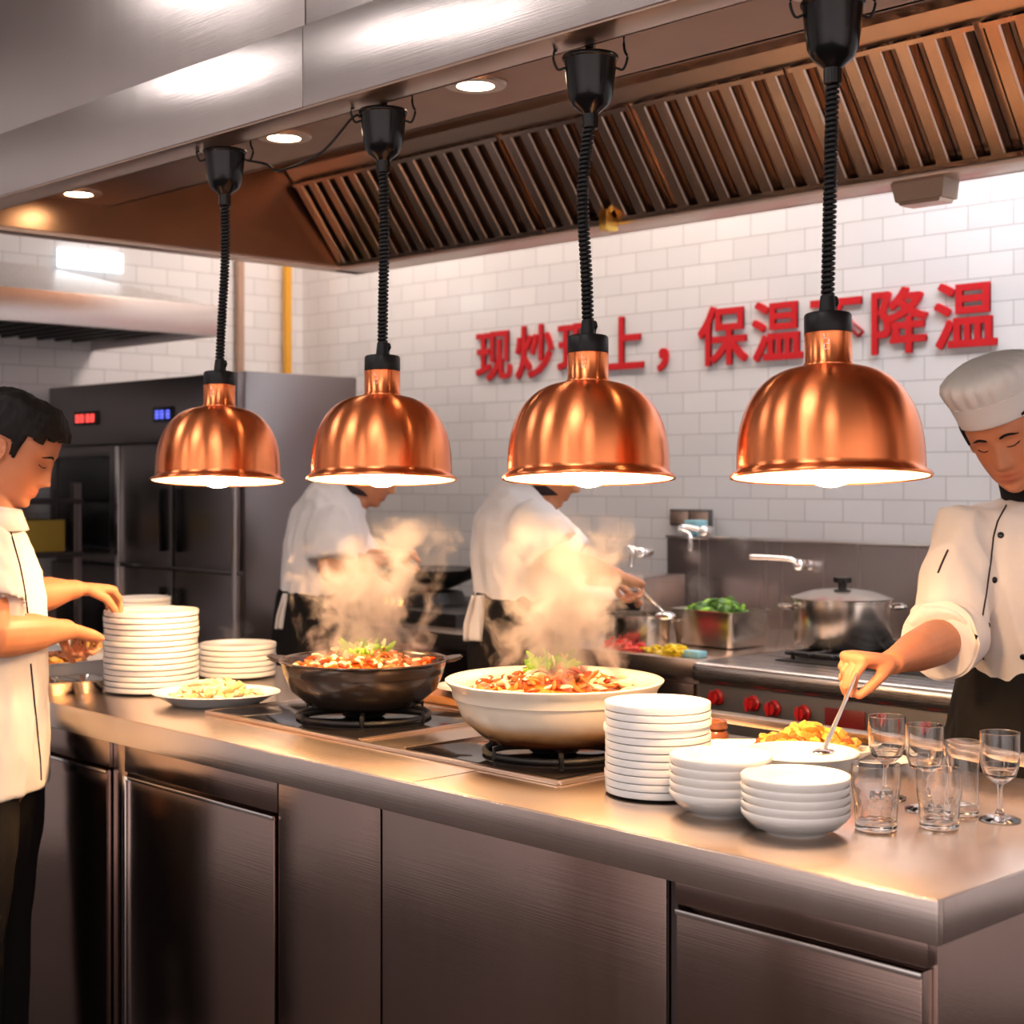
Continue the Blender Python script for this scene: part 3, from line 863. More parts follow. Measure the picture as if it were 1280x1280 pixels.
# pans at the far left
def pan(name, label, loc, w, d, h, m, rz=0, cat='tray'):
    bm = bmesh.new()
    def rr(w, d, z, r=.02):
        out = []
        for (sx_, sy_, a0) in ((1, 1, 0), (-1, 1, PI/2), (-1, -1, PI), (1, -1, 1.5*PI)):
            for k in range(5):
                a = a0+PI/2*k/4
                out.append(bm.verts.new((sx_*(w/2-r)+r*math.cos(a), sy_*(d/2-r)+r*math.sin(a), z)))
        return out
    L = [rr(w-.03, d-.03, 0), rr(w-.012, d-.012, h-.004), rr(w, d, h-.003), rr(w+.001, d+.001, h), rr(w-.012, d-.012, h), rr(w-.018, d-.018, h-.005), rr(w-.034, d-.034, .003)]
    for A, B in zip(L, L[1:]):
        for k in range(20): bm.faces.new((A[k], A[(k+1) % 20], B[(k+1) % 20], B[k]))
    bm.faces.new(L[0][::-1]); bm.faces.new(L[-1])
    o = finish(bm, name, m, loc=loc, angle=35); o.rotation_euler = (0, 0, rz)
    return tag(o, label, cat)
q = C(108, 0, 3.86); qz = 0
pan('food_tray', 'white tray of braised food at the left end of the counter beside the cook', (q.x-.05, q.y-.05, CH+.0003), .26, .22, .05, 'ceramic')
foodpile('braised_food', 'dark brown and orange braised pieces in the left white tray', (q.x-.05, q.y-.05, CH+.018), .10, .08, .038, 110, .035, .010, ['brown_food', 'gold_food', 'brown_food', 'meat'], 8)
q2 = C(92, 0, 4.12)
pan('food_tray', 'far white tray behind the braised food tray at the left end', (q2.x+.06, q2.y+.02, CH+.0003), .26, .18, .06, 'ceramic')
foodpile('braised_food', 'yellow and brown food pieces in the far left tray under the hands', (q2.x+.06, q2.y+.02, CH+.03), .10, .06, .045, 90, .035, .010, ['gold_food', 'brown_food', 'gold_food'], 9)
q3 = C(112, 0, 3.60)
pan('sauce_pan', 'small empty steel pan left of the tall plate stack', (q3.x-.02, q3.y-.01, CH+.0003), .13, .10, .03, 'steel_pot')
q4 = C(70, 0, 3.55)
pan('sauce_pan', 'small steel pan nearest the left cook', (q4.x-.03, q4.y, CH+.0003), .13, .10, .03, 'steel_pot')
# right: jar, steel pan, orange platter
q = C(893, 0, 2.77)
t = thing('sauce_jar', 'small brown sauce jar behind the right plate stack', 'jar', (q.x, q.y, CH+.0003))
bm = bmesh.new(); lathe(bm, [(0, 0), (.024, 0), (.026, .01), (.026, .038), (.022, .045), (0, .045)], 24); finish(bm, 'jar', 'jar_brown', t)
bm = bmesh.new(); lathe(bm, [(0, .0455), (.02, .0455), (.024, .05), (.022, .062), (.012, .066), (0, .068)], 24); finish(bm, 'lid', 'brown_food', t)
q = C(912, 0, 2.66)
pan('steel_tray', 'stainless tray holding food behind the left bowl stack', (q.x-.02, q.y+.0, CH+.0003), .17, .13, .035, 'steel_top', rz=ang)
q = C(985, 0, 2.70)
o = finish(platter_mesh(.125, .026, .55), 'platter', 'ceramic', loc=(q.x+.02, q.y+.03, CH+.0003), angle=50); o.rotation_euler = (0, 0, ang)
tag(o, 'white oval platter of orange fried food behind the large bowl', 'plate')
foodpile('orange_fried_food', 'golden orange fried pieces heaped behind the large white bowl', (q.x+.015, q.y+.03, CH+.014), .088, .036, .040, 75, .040, .013, ['gold_food', 'gold_food', 'meat', 'gold_food'], 12, ang, th=.009)
q = C(1105, 0, 2.66)
o = finish(platter_mesh(.075, .016, .8), 'plate', 'ceramic', loc=(q.x-.02, q.y-.01, CH+.0003), angle=50)
tag(o, 'flat white plate behind the wine glasses near the large bowl', 'plate')

# ------------------------------------------------------------------ glasses
def glass_obj(name, prof, label, p, cat='glass', group=None, flutes=0):
    bm = bmesh.new(); rings = lathe(bm, dens(prof), 96)
    if flutes:
        for ring in rings:
            for k, v in enumerate(ring):
                if len(ring) > 1 and .012 < v.co.z < .055 and math.hypot(v.co.x, v.co.y) > (.0293 if v.co.z < .036 else .032)*(prof[1][0]/.028):
                    f = 1+.016*math.sin(PI*(v.co.z-.012)/.043)*(math.cos(2*PI*k/96*flutes))
                    v.co.x *= f; v.co.y *= f
    o = finish(bm, name, 'glass', loc=(p.x, p.y, CH+.0004), angle=70)
    return tag(o, label, cat, group)
gob = [(0, 0), (.029, 0), (.030, .0015), (.022, .005), (.008, .009), (.0042, .016), (.0036, .045), (.0050, .052), (.014, .058), (.023, .066), (.0275, .080), (.0288, .098), (.0288, .128), (.0280, .1286), (.0272, .128), (.0270, .098), (.0255, .081), (.021, .069), (.012, .0605), (0, .058)]
for px, z, l in ((1108.5, 2.40, 'stemmed wine glass furthest back and nearest the large bowl'), (1156, 2.315, 'stemmed wine glass in the middle of the glasses, behind two tumblers'), (1250, 2.245, 'stemmed wine glass at the right end, apart from the tumblers')):
    glass_obj('wine_glass', gob, l, C(px, 0, z), group='wine glasses on the counter')
tum = [(0, 0), (.028, 0), (.0295, .003), (.0305, .035), (.0345, .060), (.0350, .092), (.0343, .0926), (.0336, .092), (.0330, .060), (.0285, .036), (.0275, .012), (0, .010)]
tum2 = [(r*.93, z*.90) for r, z in tum]
glass_obj('tumbler', tum, 'thick faceted tumbler at the front left of the glasses', C(1095, 0, 2.19), group='tumblers on the counter', flutes=12)
glass_obj('tumbler', tum2, 'smaller faceted tumbler in front of the middle wine glass', C(1174, 0, 2.20), group='tumblers on the counter', flutes=12)
tall = [(0, 0), (.021, 0), (.0225, .003), (.0225, .06), (.0262, .100), (.0265, .108), (.0258, .1086), (.0252, .108), (.0212, .06), (.0205, .014), (0, .012)]
glass_obj('tumbler', tall, 'tall slim tumbler between the two right wine glasses', C(1204, 0, 2.285), group='tumblers on the counter')
# ------------------------------------------------------------------ heat lamps
def helix(z0, z1, R, pitch, per=10, bow=(0, 0)):
    n = int((z1-z0)/pitch*per)
    out = []
    for k in range(n+1):
        t = k/n; a = 2*PI*k/per
        bx = bow[0]*math.sin(PI*t)+0
        out.append(Vector((R*math.cos(a)+bx, R*math.sin(a)+bow[1]*math.sin(PI*t), z0+(z1-z0)*t)))
    return out
lamp0 = None
def make_lamp(label, pos, tilt, cup_px, zc, bow):
    """pos = centre of the rim"""
    t = thing('heat_lamp', label, 'heat lamp', (pos.x, pos.y, pos.z), 0, 'copper heat lamps over the counter')
    tl = Matrix.Rotation(tilt, 4, RT)   # leans the mouth a little towards the front of the counter
    def fin(bm, name, m, parent=None):
        bmesh.ops.transform(bm, matrix=tl, verts=bm.verts)
        return finish(bm, name, m, parent or t, angle=50)
    bm = bmesh.new()
    outer = [(.0355, .1590), (.048, .1575), (.062, .1540), (.074, .1495), (.0865, .1425), (.0985, .1325), (.109, .1205), (.118, .106), (.1255, .089), (.131, .070), (.1342, .050), (.1356, .030), (.1360, .014), (.1362, .008),
             (.1375, .0065), (.1440, .0015), (.1462, -.0015), (.1455, -.0045), (.1435, -.005)]
    inner = [(.1410, -.003), (.1350, .004), (.1340, .012), (.1330, .034), (.129, .068), (.116, .103), (.107, .118), (.085, .1395), (.061, .151), (.0355, .1560)]
    # fine steps for smooth curvature
    rings = lathe(bm, outer+inner, 96)
    n0 = len(outer)
    bm.faces.index_update(); bm.faces.ensure_lookup_table()
    for f in bm.faces:
        k = f.index//96
        f.material_index = 0 if k < n0 else 1
    sh = fin(bm, 'shade', ['copper', 'reflector'])
    bm = bmesh.new()
    lathe(bm, [(.0355, .154), (.0378, .1590), (.0368, .1625), (.0347, .1645), (.0347, .204), (.0356, .207), (.030, .207)], 48)
    nk = fin(bm, 'neck', 'copper')
    for dx, c in ((-.012, 'logo_mark'),):
        # small raised mark on the neck, facing the front
        bm = bmesh.new()
        for q in range(3):
            w = .0045; z = .180+q*.008
            for (a, b) in (((-w, 0), (w, 0)), ((w if q % 2 else -w, 0), (w if q % 2 else -w, .006))):
                pa_ = -LK*.0352+RT*(dx+a[0])*.8+Vector((0, 0, z+a[1])); pb_ = -LK*.0352+RT*(dx+b[0])*.8+Vector((0, 0, z+b[1]))
                pa_ -= Vector((0, 0, 0)); 
                pa_ = Vector((pa_.x, pa_.y, 0)).normalized()*.0348+Vector((0, 0, pa_.z)); pb_ = Vector((pb_.x, pb_.y, 0)).normalized()*.0348+Vector((0, 0, pb_.z))
                loft(bm, [pa_, pb_], .0006, seg=6)
        fin(bm, 'emblem', 'chrome', nk)
    bm = bmesh.new()
    lathe(bm, [(0, .2075), (.0340, .2075), (.0347, .209), (.0347, .2345), (.0330, .237), (.013, .237), (.0125, .245), (.0105, .264), (0, .265)], 48)
    cp = fin(bm, 'socket_cap', 'black_rubber')
    bm = bmesh.new()
    loft(bm, [RT*.012+Vector((0, 0, .236)), RT*.0125+Vector((0, 0, .254)), RT*.011+Vector((0, 0, .261))], .0045, seg=10)
    fin(bm, 'cord_clip', 'black_rubber', cp)
    bm = bmesh.new()
    ball(bm, (0, 0, .022), (.046, .046, .040), seg=32, rings=20)
    loft(bm, [(0, 0, .05), (0, 0, .13)], [.030, .018], seg=20)
    fin(bm, 'bulb', 'bulb')
    # cord and cup hang plumb
    top = tl @ Vector((0, 0, .258))
    z1 = zc-.108-pos.z
    cupc = cup_px-pos
    pts = helix(0, 1, .0075, .0075/(z1-.258), 9)
    def path(t):
        b = math.sin(PI*t)
        return top.lerp(Vector((cupc.x, cupc.y, z1)), t)+RT*(bow*b*.012-bow*.004*math.sin(2*PI*t))
    nn_ = len(pts)
    pts = [path(p.z)+Vector((p.x, p.y, 0)) for p in pts]
    bm = bmesh.new(); loft(bm, pts, .0034, seg=6)
    loft(bm, [path(k/20) for k in range(21)], .0055, seg=8)
    finish(bm, 'coiled_cord', 'black_rubber', t)
    bm = bmesh.new()
    lathe(bm, [(0, -.002), (.011, -.002), (.0135, .0), (.0135, .022), (.017, .026), (.030, .036), (.0375, .052), (.0405, .075), (.0445, .112), (.0470, .114), (.0475, .1175), (.046, .120), (.020, .1225), (.0085, .124), (.0085, .15), (0, .15)], 40)
    cu = finish(bm, 'ceiling_cup', 'black_plastic', t, loc=(cupc.x, cupc.y, z1-.012))
    hz = HB+.1-.001-(pos.z+z1-.012)
    bm = bmesh.new()
    loft(bm, [(0, 0, .14), (0, 0, hz-.008)], .0075, seg=12)
    finish(bm, 'hanging_rod', 'black_rubber', cu)
    for s in (-1, 1):
        a = RT*s; bm = bmesh.new()
        loft(bm, spline([a*.044+Vector((0, 0, .100)), a*.055+Vector((0, 0, .098)), a*.062+Vector((0, 0, .118)), a*.056+Vector((0, 0, .14)), a*.058+Vector((0, 0, (HB-.006-(pos.z+z1-.012)) if s < 0 else hz-.004))], 5), .0022, seg=6)
        finish(bm, 'hook_wire', 'black_rubber', cu)
    return t
LL = [(272.5, 599.5, 3.37, 281, 188, 'smallest looking copper dome heat lamp, above the left plate stacks', 'left end'),
      (477, 597.5, 2.975, 479, 138, 'copper dome heat lamp hanging above the dark clay pot', ''),
      (735.5, 596, 2.575, 738, 70, 'copper dome heat lamp hanging above the cream clay pot', ''),
      (1038, 593.5, 2.245, 1041, 2, 'largest looking copper dome heat lamp, nearest the cook in the hat', '')]
LAMPS = []
for i, (px, py, z, cx, cy, lb, _) in enumerate(LL):
    pos = C(px, py, z); cup = C(cx, cy, z)
    make_lamp(lb, pos, math.radians(-4.6), cup, cup.z, [.35, .2, -.8, .0][i])
    LAMPS.append((pos, cup))
# supply lead drooping between the first two lamps
a = LAMPS[0][1]; b = LAMPS[1][1]
pts = spline([a+RT*.05+Vector((0, 0, -.022)), a+RT*.09+Vector((0, 0, -.03)), C(350, 213, 3.24), C(400, 192, 3.08), b-RT*.06+Vector((0, 0, -.015)), b-RT*.045+Vector((0, 0, -.012))], 8)
tag(tubeobj('power_cable', pts, .0028, 'black_rubber', seg=6), 'thin black cable drooping between the two left heat lamps', 'cable')

# ------------------------------------------------------------------ back cooking line
BY = 3.27; BXM = -2.69; BC = .9
pc = thing('prep_counter', 'stainless prep counter along the tiled wall behind the two bending cooks', 'counter', (0, 0, 0))
boxobj('top', (-4.45, BY, BC-.05), (BXM-.006, YW-.14, BC), 'steel_top', pc, bev=.006)
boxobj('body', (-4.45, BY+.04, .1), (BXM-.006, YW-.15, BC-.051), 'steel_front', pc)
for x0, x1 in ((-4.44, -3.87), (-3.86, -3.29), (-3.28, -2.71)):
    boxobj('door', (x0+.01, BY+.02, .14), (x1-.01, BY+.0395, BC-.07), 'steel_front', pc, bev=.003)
for x in (-4.35, -3.5, -2.8): boxobj('foot', (x-.02, BY+.1, 0), (x+.02, BY+.14, .1), 'dark_metal', pc)
rg = thing('gas_range', 'wide stainless gas range with red knobs against the back wall', 'range', (0, 0, 0))
bm = bmesh.new(); box(bm, (BXM, BY+.02, .10), (-1.0, YW-.14, BC-.055)); finish(bm, 'body', 'grey_panel', rg)
bm = bmesh.new(); box(bm, (BXM, BY-.03, BC-.055), (-1.0, YW-.14, BC), .02, seg=4); finish(bm, 'top', 'steel_x', rg)
boxobj('control_panel', (BXM+.005, BY-.002, BC-.30), (-1.005, BY+.0195, BC-.058), 'grey_panel', rg)
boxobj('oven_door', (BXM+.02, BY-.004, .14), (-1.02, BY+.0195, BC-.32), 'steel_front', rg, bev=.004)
for x in (BXM+.1, -1.1):
    boxobj('foot', (x-.03, BY+.1, 0), (x+.03, BY+.16, .1), 'dark_metal', rg)
for (px, py) in ((898, 871), (943, 879), (969, 885), (1006, 891), (1100, 902), (1160, 912)):
    z = BY/(.691+.723*(px-640)/F); p = C(px, py, z)
    bm = bmesh.new(); lathe(bm, [(0, 0), (.021, 0), (.021, .006), (.016, .010), (.015, .026), (0, .028)], 24)
    box(bm, (-.004, -.018, .012), (.004, .018, .034), .001)
    bmesh.ops.rotate(bm, verts=bm.verts, matrix=Matrix.Rotation(PI/2, 3, 'X'))
    finish(bm, 'knob', 'red_knob', rg, loc=(p.x, BY-.0025, p.z))
p = C(1057, 899, BY/(.691+.723*(1057-640)/F))
boxobj('red_plate', (p.x-.06, BY-.006, p.z-.025), (p.x+.06, BY-.0022, p.z+.025), 'dark_red', rg)
# burner wells and grates on the range
for k, x in enumerate((-2.30, -1.72, -1.25)):
    bm = bmesh.new()
    y = 3.68
    box(bm, (x-.24, y-.26, BC+.0005), (x+.24, y+.26, BC+.004))
    for d in range(-3, 4):
        loft(bm, [(x+d*.07, y-.24, BC+.022), (x+d*.07, y+.24, BC+.022)], .006, seg=6)
    for d in (-1, 0, 1):
        loft(bm, [(x-.23, y+d*.22, BC+.020), (x+.23, y+d*.22, BC+.020)], .007, seg=6)
    for (a_, b_) in ((-1, -1), (1, -1), (-1, 1), (1, 1)): loft(bm, [(x+a_*.21, y+b_*.22, BC+.004), (x+a_*.21, y+b_*.22, BC+.02)], .006, seg=6)
    finish(bm, 'burner_grate', 'iron', rg)
# backsplash
BSX = eX(830, 4.15)
bs = thing('backsplash', 'tall plain stainless splash panel behind the range', 'panel', (0, 0, 0))
boxobj('sheet', (BSX, YW-.135, .5), (-1.0, YW-.115, EYE-.214), 'steel_splash', bs)
boxobj('cap_rail', (BSX-.004, YW-.14, EYE-.213), (-1.0, YW-.001, EYE-.203), 'chrome', bs)
boxobj('side_return', (BSX-.004, YW-.115, .5), (BSX+.004, YW-.001, EYE-.214), 'steel_v', bs)

def faucet(label, base, out, pts):
    t = thing('faucet', label, 'faucet', base, group='swing faucets over the range')
    bm = bmesh.new(); loft(bm, spline(pts, 6), .0085, seg=10); finish(bm, 'spout', 'chrome', t)
    bm = bmesh.new(); loft(bm, [Vector(out)*.0, Vector(out)], .018, hint=(1, 0, 0), seg=16); ball(bm, out, .02)
    finish(bm, 'valve', 'chrome', t)
def onp(px, py, y):
    z = y/(.691+.723*(px-640)/F); return C(px, py, z)
b = onp(829, 690, 4.13); b = Vector((BSX-.008, 4.08, b.z))
e1 = onp(797, 704, 4.05)-b; 
faucet('curved faucet at the left edge of the splash panel', b, (-.01, -.03, 0), [(-.01, -.03, 0), (-.05, -.05, .02), (e1.x, -.06, .005), (e1.x-.005, -.06, -.045)])
b = onp(878, 664, 4.12); b = Vector((b.x, 4.16, b.z))
faucet('faucet above the top edge of the splash panel under the wall socket', b, (0, -.03, 0), [(0, -.03, 0), (-.06, -.06, .015), (-.06, -.09, .005), (.0, -.11, -.01), (.005, -.11, -.06)])
tag(boxobj('soap_dispenser', (b.x-.125, 4.17, b.z-.02), (b.x-.065, 4.23, b.z+.035), 'blue_label', bev=.006), 'small pale blue plastic item on the splash panel ledge', 'dispenser')
b = onp(1004, 706, 4.15); b = Vector((b.x, 4.162, b.z))
faucet('straight spout faucet on the splash panel above the lidded pot', b, (0, -.035, 0), [(0, -.035, 0), (0, -.06, .015), (-.03, -.08, .022), (-.13, -.12, .025)])

# socket box on the wall
b = onp(865, 647, YW)
t = thing('wall_socket', 'double steel socket plate on the tiles above the splash panel', 'socket', (b.x, YW, b.z))
boxobj('plate', (-.095, -.012, -.03), (.095, -.0005, .03), 'grey_panel', t)
for s in (-.045, .045): boxobj('cover', (s-.04, -.018, -.022), (s+.04, -.0125, .022), 'steel_warm', t)

# lidded stock pot
def stockpot(name, label, x, y, R, H, z0, lid=True):
    t = thing(name, label, 'pot', (x, y, z0))
    bm = bmesh.new(); lathe(bm, [(0, 0), (R*.96, 0), (R, .01), (R, H), (R*1.03, H+.002), (R*1.03, H+.006), (R*.97, H+.006), (R*.97, .01), (0, .008)], 56); finish(bm, 'body', 'steel_pot', t)
    for s in (-1, 1):
        a = RT*s; q_ = Vector((-a.y, a.x, 0))
        bm = bmesh.new(); loft(bm, spline([a*R+q_*.04+Vector((0, 0, H*.86)), a*(R+.035)+q_*.03+Vector((0, 0, H*.88)), a*(R+.035)-q_*.03+Vector((0, 0, H*.88)), a*R-q_*.04+Vector((0, 0, H*.86))], 5), .006, seg=8)
        finish(bm, 'handle', 'steel_pot', t)
    if lid:
        bm = bmesh.new(); lathe(bm, [(R*1.05, H+.0065), (R*1.06, H+.010), (R*.98, H+.014), (R*.6, H+.030), (R*.2, H+.036), (0, H+.037), (0, H+.033), (R*.6, H+.026), (R*.98, H+.009)], 56); l = finish(bm, 'lid', 'steel_pot', t)
        bm = bmesh.new(); lathe(bm, [(0, H+.037), (.012, H+.037), (.012, H+.048), (.026, H+.052), (.026, H+.066), (0, H+.068)], 24); finish(bm, 'knob', 'black_plastic', l)
    return t
q = onp(1053, 0, 3.66)
stockpot('stock_pot', 'steel pot with glass lid and black knob on the gas range', q.x, q.y, .137, .125, BC+.029)
q = onp(796, 0, 3.46)
stockpot('stock_pot', 'open round steel pot stirred by the bending cook', q.x, q.y, .100, .085, BC+.0005, lid=False)
q = onp(900, 0, 3.62)
pan('deep_pan', 'rectangular steel pan of leafy greens on the back counter', (q.x, q.y, BC+.0045), .25, .20, .105, 'steel_pot', rz=.0, cat='pan')
foodpile('leafy_greens', 'dark green leafy vegetables heaped in the rectangular steel pan', (q.x-.01, q.y, BC+.085), .10, .08, .045, 90, .045, .009, ['green_dark', 'green', 'green_dark'], 31)
q = onp(783, 0, 3.335); foodpile('red_pepper_slices', 'red pepper slices at the edge of the back counter', (q.x, q.y, BC+.0005), .085, .030, .014, 40, .045, .006, ['red_veg'], 32)
q = onp(838, 0, 3.335); foodpile('yellow_pepper_slices', 'yellow pepper slices beside the red ones on the back counter', (q.x, q.y, BC+.0005), .085, .030, .016, 40, .05, .006, ['yellow_veg'], 33)
q = onp(868, 0, 3.33); tag(boxobj('sponge', (q.x-.03, q.y-.02, BC+.0005), (q.x+.03, q.y+.02, BC+.018), 'blue_label', bev=.004), 'pale blue sponge beside the yellow pepper slices', 'sponge')
# small oven and white lidded box behind
q = onp(808, 0, 3.98)
t = thing('small_oven', 'small dark oven on the back counter left of the splash panel', 'oven', (q.x, q.y, BC+.0005))
boxobj('body', (-.10, -.12, 0), (.09, .1, .17), 'steel_v', t, bev=.006); boxobj('door', (-.085, -.126, .02), (.075, -.1205, .12), 'black_glass', t)
q = onp(733, 0, 3.78)
t = thing('storage_box', 'white lidded box on the back counter behind the bending cook\'s arm', 'box', (q.x, q.y, BC+.0005))
boxobj('body', (-.14, -.09, 0), (.12, .09, .095), 'steel_pot', t, bev=.006); boxobj('lid', (-.15, -.10, .0955), (.13, .10, .125), 'white_plastic', t, bev=.006)
# wok burner at left
q = onp(545, 0, 3.66)
t = thing('wok_burner', 'black wok burner with small orange flame between the two bending cooks', 'stove', (q.x, q.y, BC+.0005))
boxobj('body', (-.24, -.26, 0), (.40, .30, .045), 'iron', t, bev=.008)
bm = bmesh.new(); lathe(bm, [(.11, .046), (.15, .046), (.13, .085), (.12, .085), (.10, .05)], 32, ctr=(-.05, 0, 0), close=True); finish(bm, 'ring', 'iron', t)
bm = bmesh.new(); random.seed(5)
for k in range(3):
    a = -1.75+.22*k; p = Vector((-.05+.17*math.cos(a), .17*math.sin(a), .046))
    loft(bm, [p, p+Vector((.004, 0, .012)), p+Vector((-.003, .002, .026))], [.008, .009, .002], seg=8)
finish(bm, 'flame', 'flame', t)
t2 = thing('wok', 'black wok on the burner between the two bending cooks', 'wok', (q.x-.05, q.y, BC+.087))
bm = bmesh.new(); lathe(bm, [(0, 0), (.09, .01), (.16, .04), (.20, .075), (.205, .082), (.198, .080), (.155, .046), (.088, .016), (0, .006)], 48); finish(bm, 'bowl', 'iron', t2)
bm = bmesh.new(); loft(bm, [(.19, 0, .07), (.28, 0, .10), (.36, 0, .12)], .011, seg=10); finish(bm, 'handle', 'iron', t2)
# ------------------------------------------------------------------ people
from mathutils.bvhtree import BVHTree
DN = Vector((0, 0, -1)); UP = Vector((0, 0, 1))
HT = [(.119, .012, .012, -.030), (.114, .040, .046, -.062), (.100, .060, .068, -.085), (.080, .070, .082, -.096), (.055, .0765, .090, -.102),
      (.03, .078, .0925, -.102), (.0, .0755, .090, -.099), (-.03, .0725, .0875, -.090), (-.055, .067, .0875, -.070), (-.078, .0585, .087, -.042),
      (-.096, .047, .084, -.012), (-.109, .034, .078, .015), (-.117, .016, .066, .035)]
def htab(z):
    for (z0, *a), (z1, *b) in zip(HT, HT[1:]):
        if z <= z0 and z >= z1:
            t = (z0-z)/(z0-z1); t = t
            return [p+(q-p)*t for p, q in zip(a, b)]
    return list(HT[0][1:]) if z > 0 else list(HT[-1][1:])
def gs(v, s): return math.exp(-(v/s)**2)
def hp(th, z):
    w, yf, yb = htab(z)
    c, s = math.cos(th), math.sin(th)
    yc = -.005
    x = w*math.copysign(abs(c)**.92, c)
    y = yc+((yf-yc) if s > 0 else (yc-yb))*math.copysign(abs(s)**(.88 if s > 0 else 1), s)
    return x, y
def facebump(x, z):
    ax = abs(x); d = 0
    if z < .012 and z > -.056:
        t = (.012-z)/.052
        A = .005+.021*min(1, t)**1.3 if z > -.040 else .026*max(0, (z+.056)/.016)
        d += A*gs(x, .0075+.0065*min(1, t))
    d += .007*gs(ax-.013, .006)*gs(z+.041, .007)
    d -= .0085*gs(ax-.031, .016)*gs(z-.002, .013)
    d += .0065*gs(ax-.031, .012)*gs(z+.002, .0075)
    d += .004*gs(ax-.028, .020)*gs(z-.023, .008)
    d += .0065*gs(x, .019)*gs(z+.0655, .0045)+.0075*gs(x, .016)*gs(z+.0765, .0052)
    d -= .005*gs(x, .022)*gs(z+.0710, .0022)
    d -= .004*gs(x, .025)*gs(z+.088, .006)
    d += .006*gs(x, .020)*gs(z+.104, .010)
    d += .004*gs(ax-.046, .016)*gs(z+.028, .018)
    return d
class Head:
    def __init__(s, c, fwd, up, sc=1.0):
        s.c = Vector(c); s.f = Vector(fwd).normalized()
        u = Vector(up); u = (u-s.f*u.dot(s.f)).normalized(); s.u = u; s.r = s.f.cross(u); s.sc = sc
    def P(s, x, y, z): return s.c+(s.r*x+s.f*y+s.u*z)*s.sc
    def L(s, p):
        d = (p-s.c)/s.sc
        return d.dot(s.r), d.dot(s.f), d.dot(s.u)
    def build(s, bm):
        nz, nt = 95, 72; rings = []
        for i in range(nz):
            z = .119-.236*i/(nz-1)
            ring = []
            for k in range(nt):
                th = 2*PI*k/nt; x, y = hp(th, z)
                if y > .02: y += facebump(x, z)*min(1, (y-.02)/.03)
                ring.append(bm.verts.new(s.P(x, y, z)))
            rings.append(ring)
        for A, B in zip(rings, rings[1:]):
            for k in range(nt): bm.faces.new((A[k], A[(k+1) % nt], B[(k+1) % nt], B[k]))
        bm.faces.new(rings[0]); bm.faces.new(rings[-1][::-1])
        R = Matrix((s.r, s.f, s.u)).transposed()
        for sg in (-1, 1):
            tilt = Matrix.Rotation(sg*.35, 3, 'Z')
            ball(bm, s.P(sg*.079, -.014, -.014), (.006*s.sc, .017*s.sc, .030*s.sc), mat=R@tilt)
            pts = [s.P(sg*.086, -.014+.018*math.cos(a), -.012+.030*math.sin(a)) for a in [PI*1.1*k/10+PI*(-.15) if False else -.9+4.6*k/10 for k in range(11)]]
            loft(bm, pts, .0038*s.sc, seg=6)
def ring_hair(head, name, parent, seed=0, puff=1.0, ztop=9, nape=-.074):
    bm = bmesh.new(); nz, nt = 56, 96; G_ = []
    for i in range(nz+1):
        z = .117-.205*i/nz; row = []
        for k in range(nt):
            th = 2*PI*k/nt; x, y = hp(th, z)
            n = Vector((x, y*.9, max(z, 0)*.9+.004)).normalized()
            top = max(0, z)/.117
            amp = .006+(.004+.012*top)*puff
            a = noise.noise(Vector((x*34+seed, y*34, z*9)))*.008+noise.noise(Vector((x*95, y*95+seed, z*26)))*.0045
            fr = .012*max(0, y/.09)*gs(z-.07, .03)*puff
            p = Vector((x, y, z))+n*(amp+a)+Vector((0, fr, 0))
            if z < .03: p -= Vector((n.x, n.y, 0))*.004*(.03-z)/.06
            row.append((bm.verts.new(head.P(*p)), x, y, z))
        G_.append(row)
    tip = bm.verts.new(head.P(0, -.01, .117+.026*puff))
    for k in range(nt if ztop > 1 else 0): bm.faces.new((tip, G_[0][k][0], G_[0][(k+1) % nt][0]))
    def keep(x, y, z):
        j = noise.noise(Vector((x*90+seed, y*90, 3)))*.012
        if y > .062: lim = .058
        elif y > .025: lim = .036
        elif y > .004: lim = -.012
        elif y > -.035: lim = .018
        else: lim = nape
        return z > lim+j and z < ztop
    for A, B in zip(G_, G_[1:]):
        for k in range(nt):
            k2 = (k+1) % nt
            if all(keep(*q[1:]) for q in (A[k], A[k2], B[k], B[k2])):
                bm.faces.new((A[k][0], A[k2][0], B[k2][0], B[k][0]))
    for v in [v for v in bm.verts if not v.link_faces]: bm.verts.remove(v)
    o = finish(bm, name, 'hair', parent, angle=180)
    so = o.modifiers.new('s', 'SOLIDIFY'); so.thickness = .022; so.offset = -1
    return o
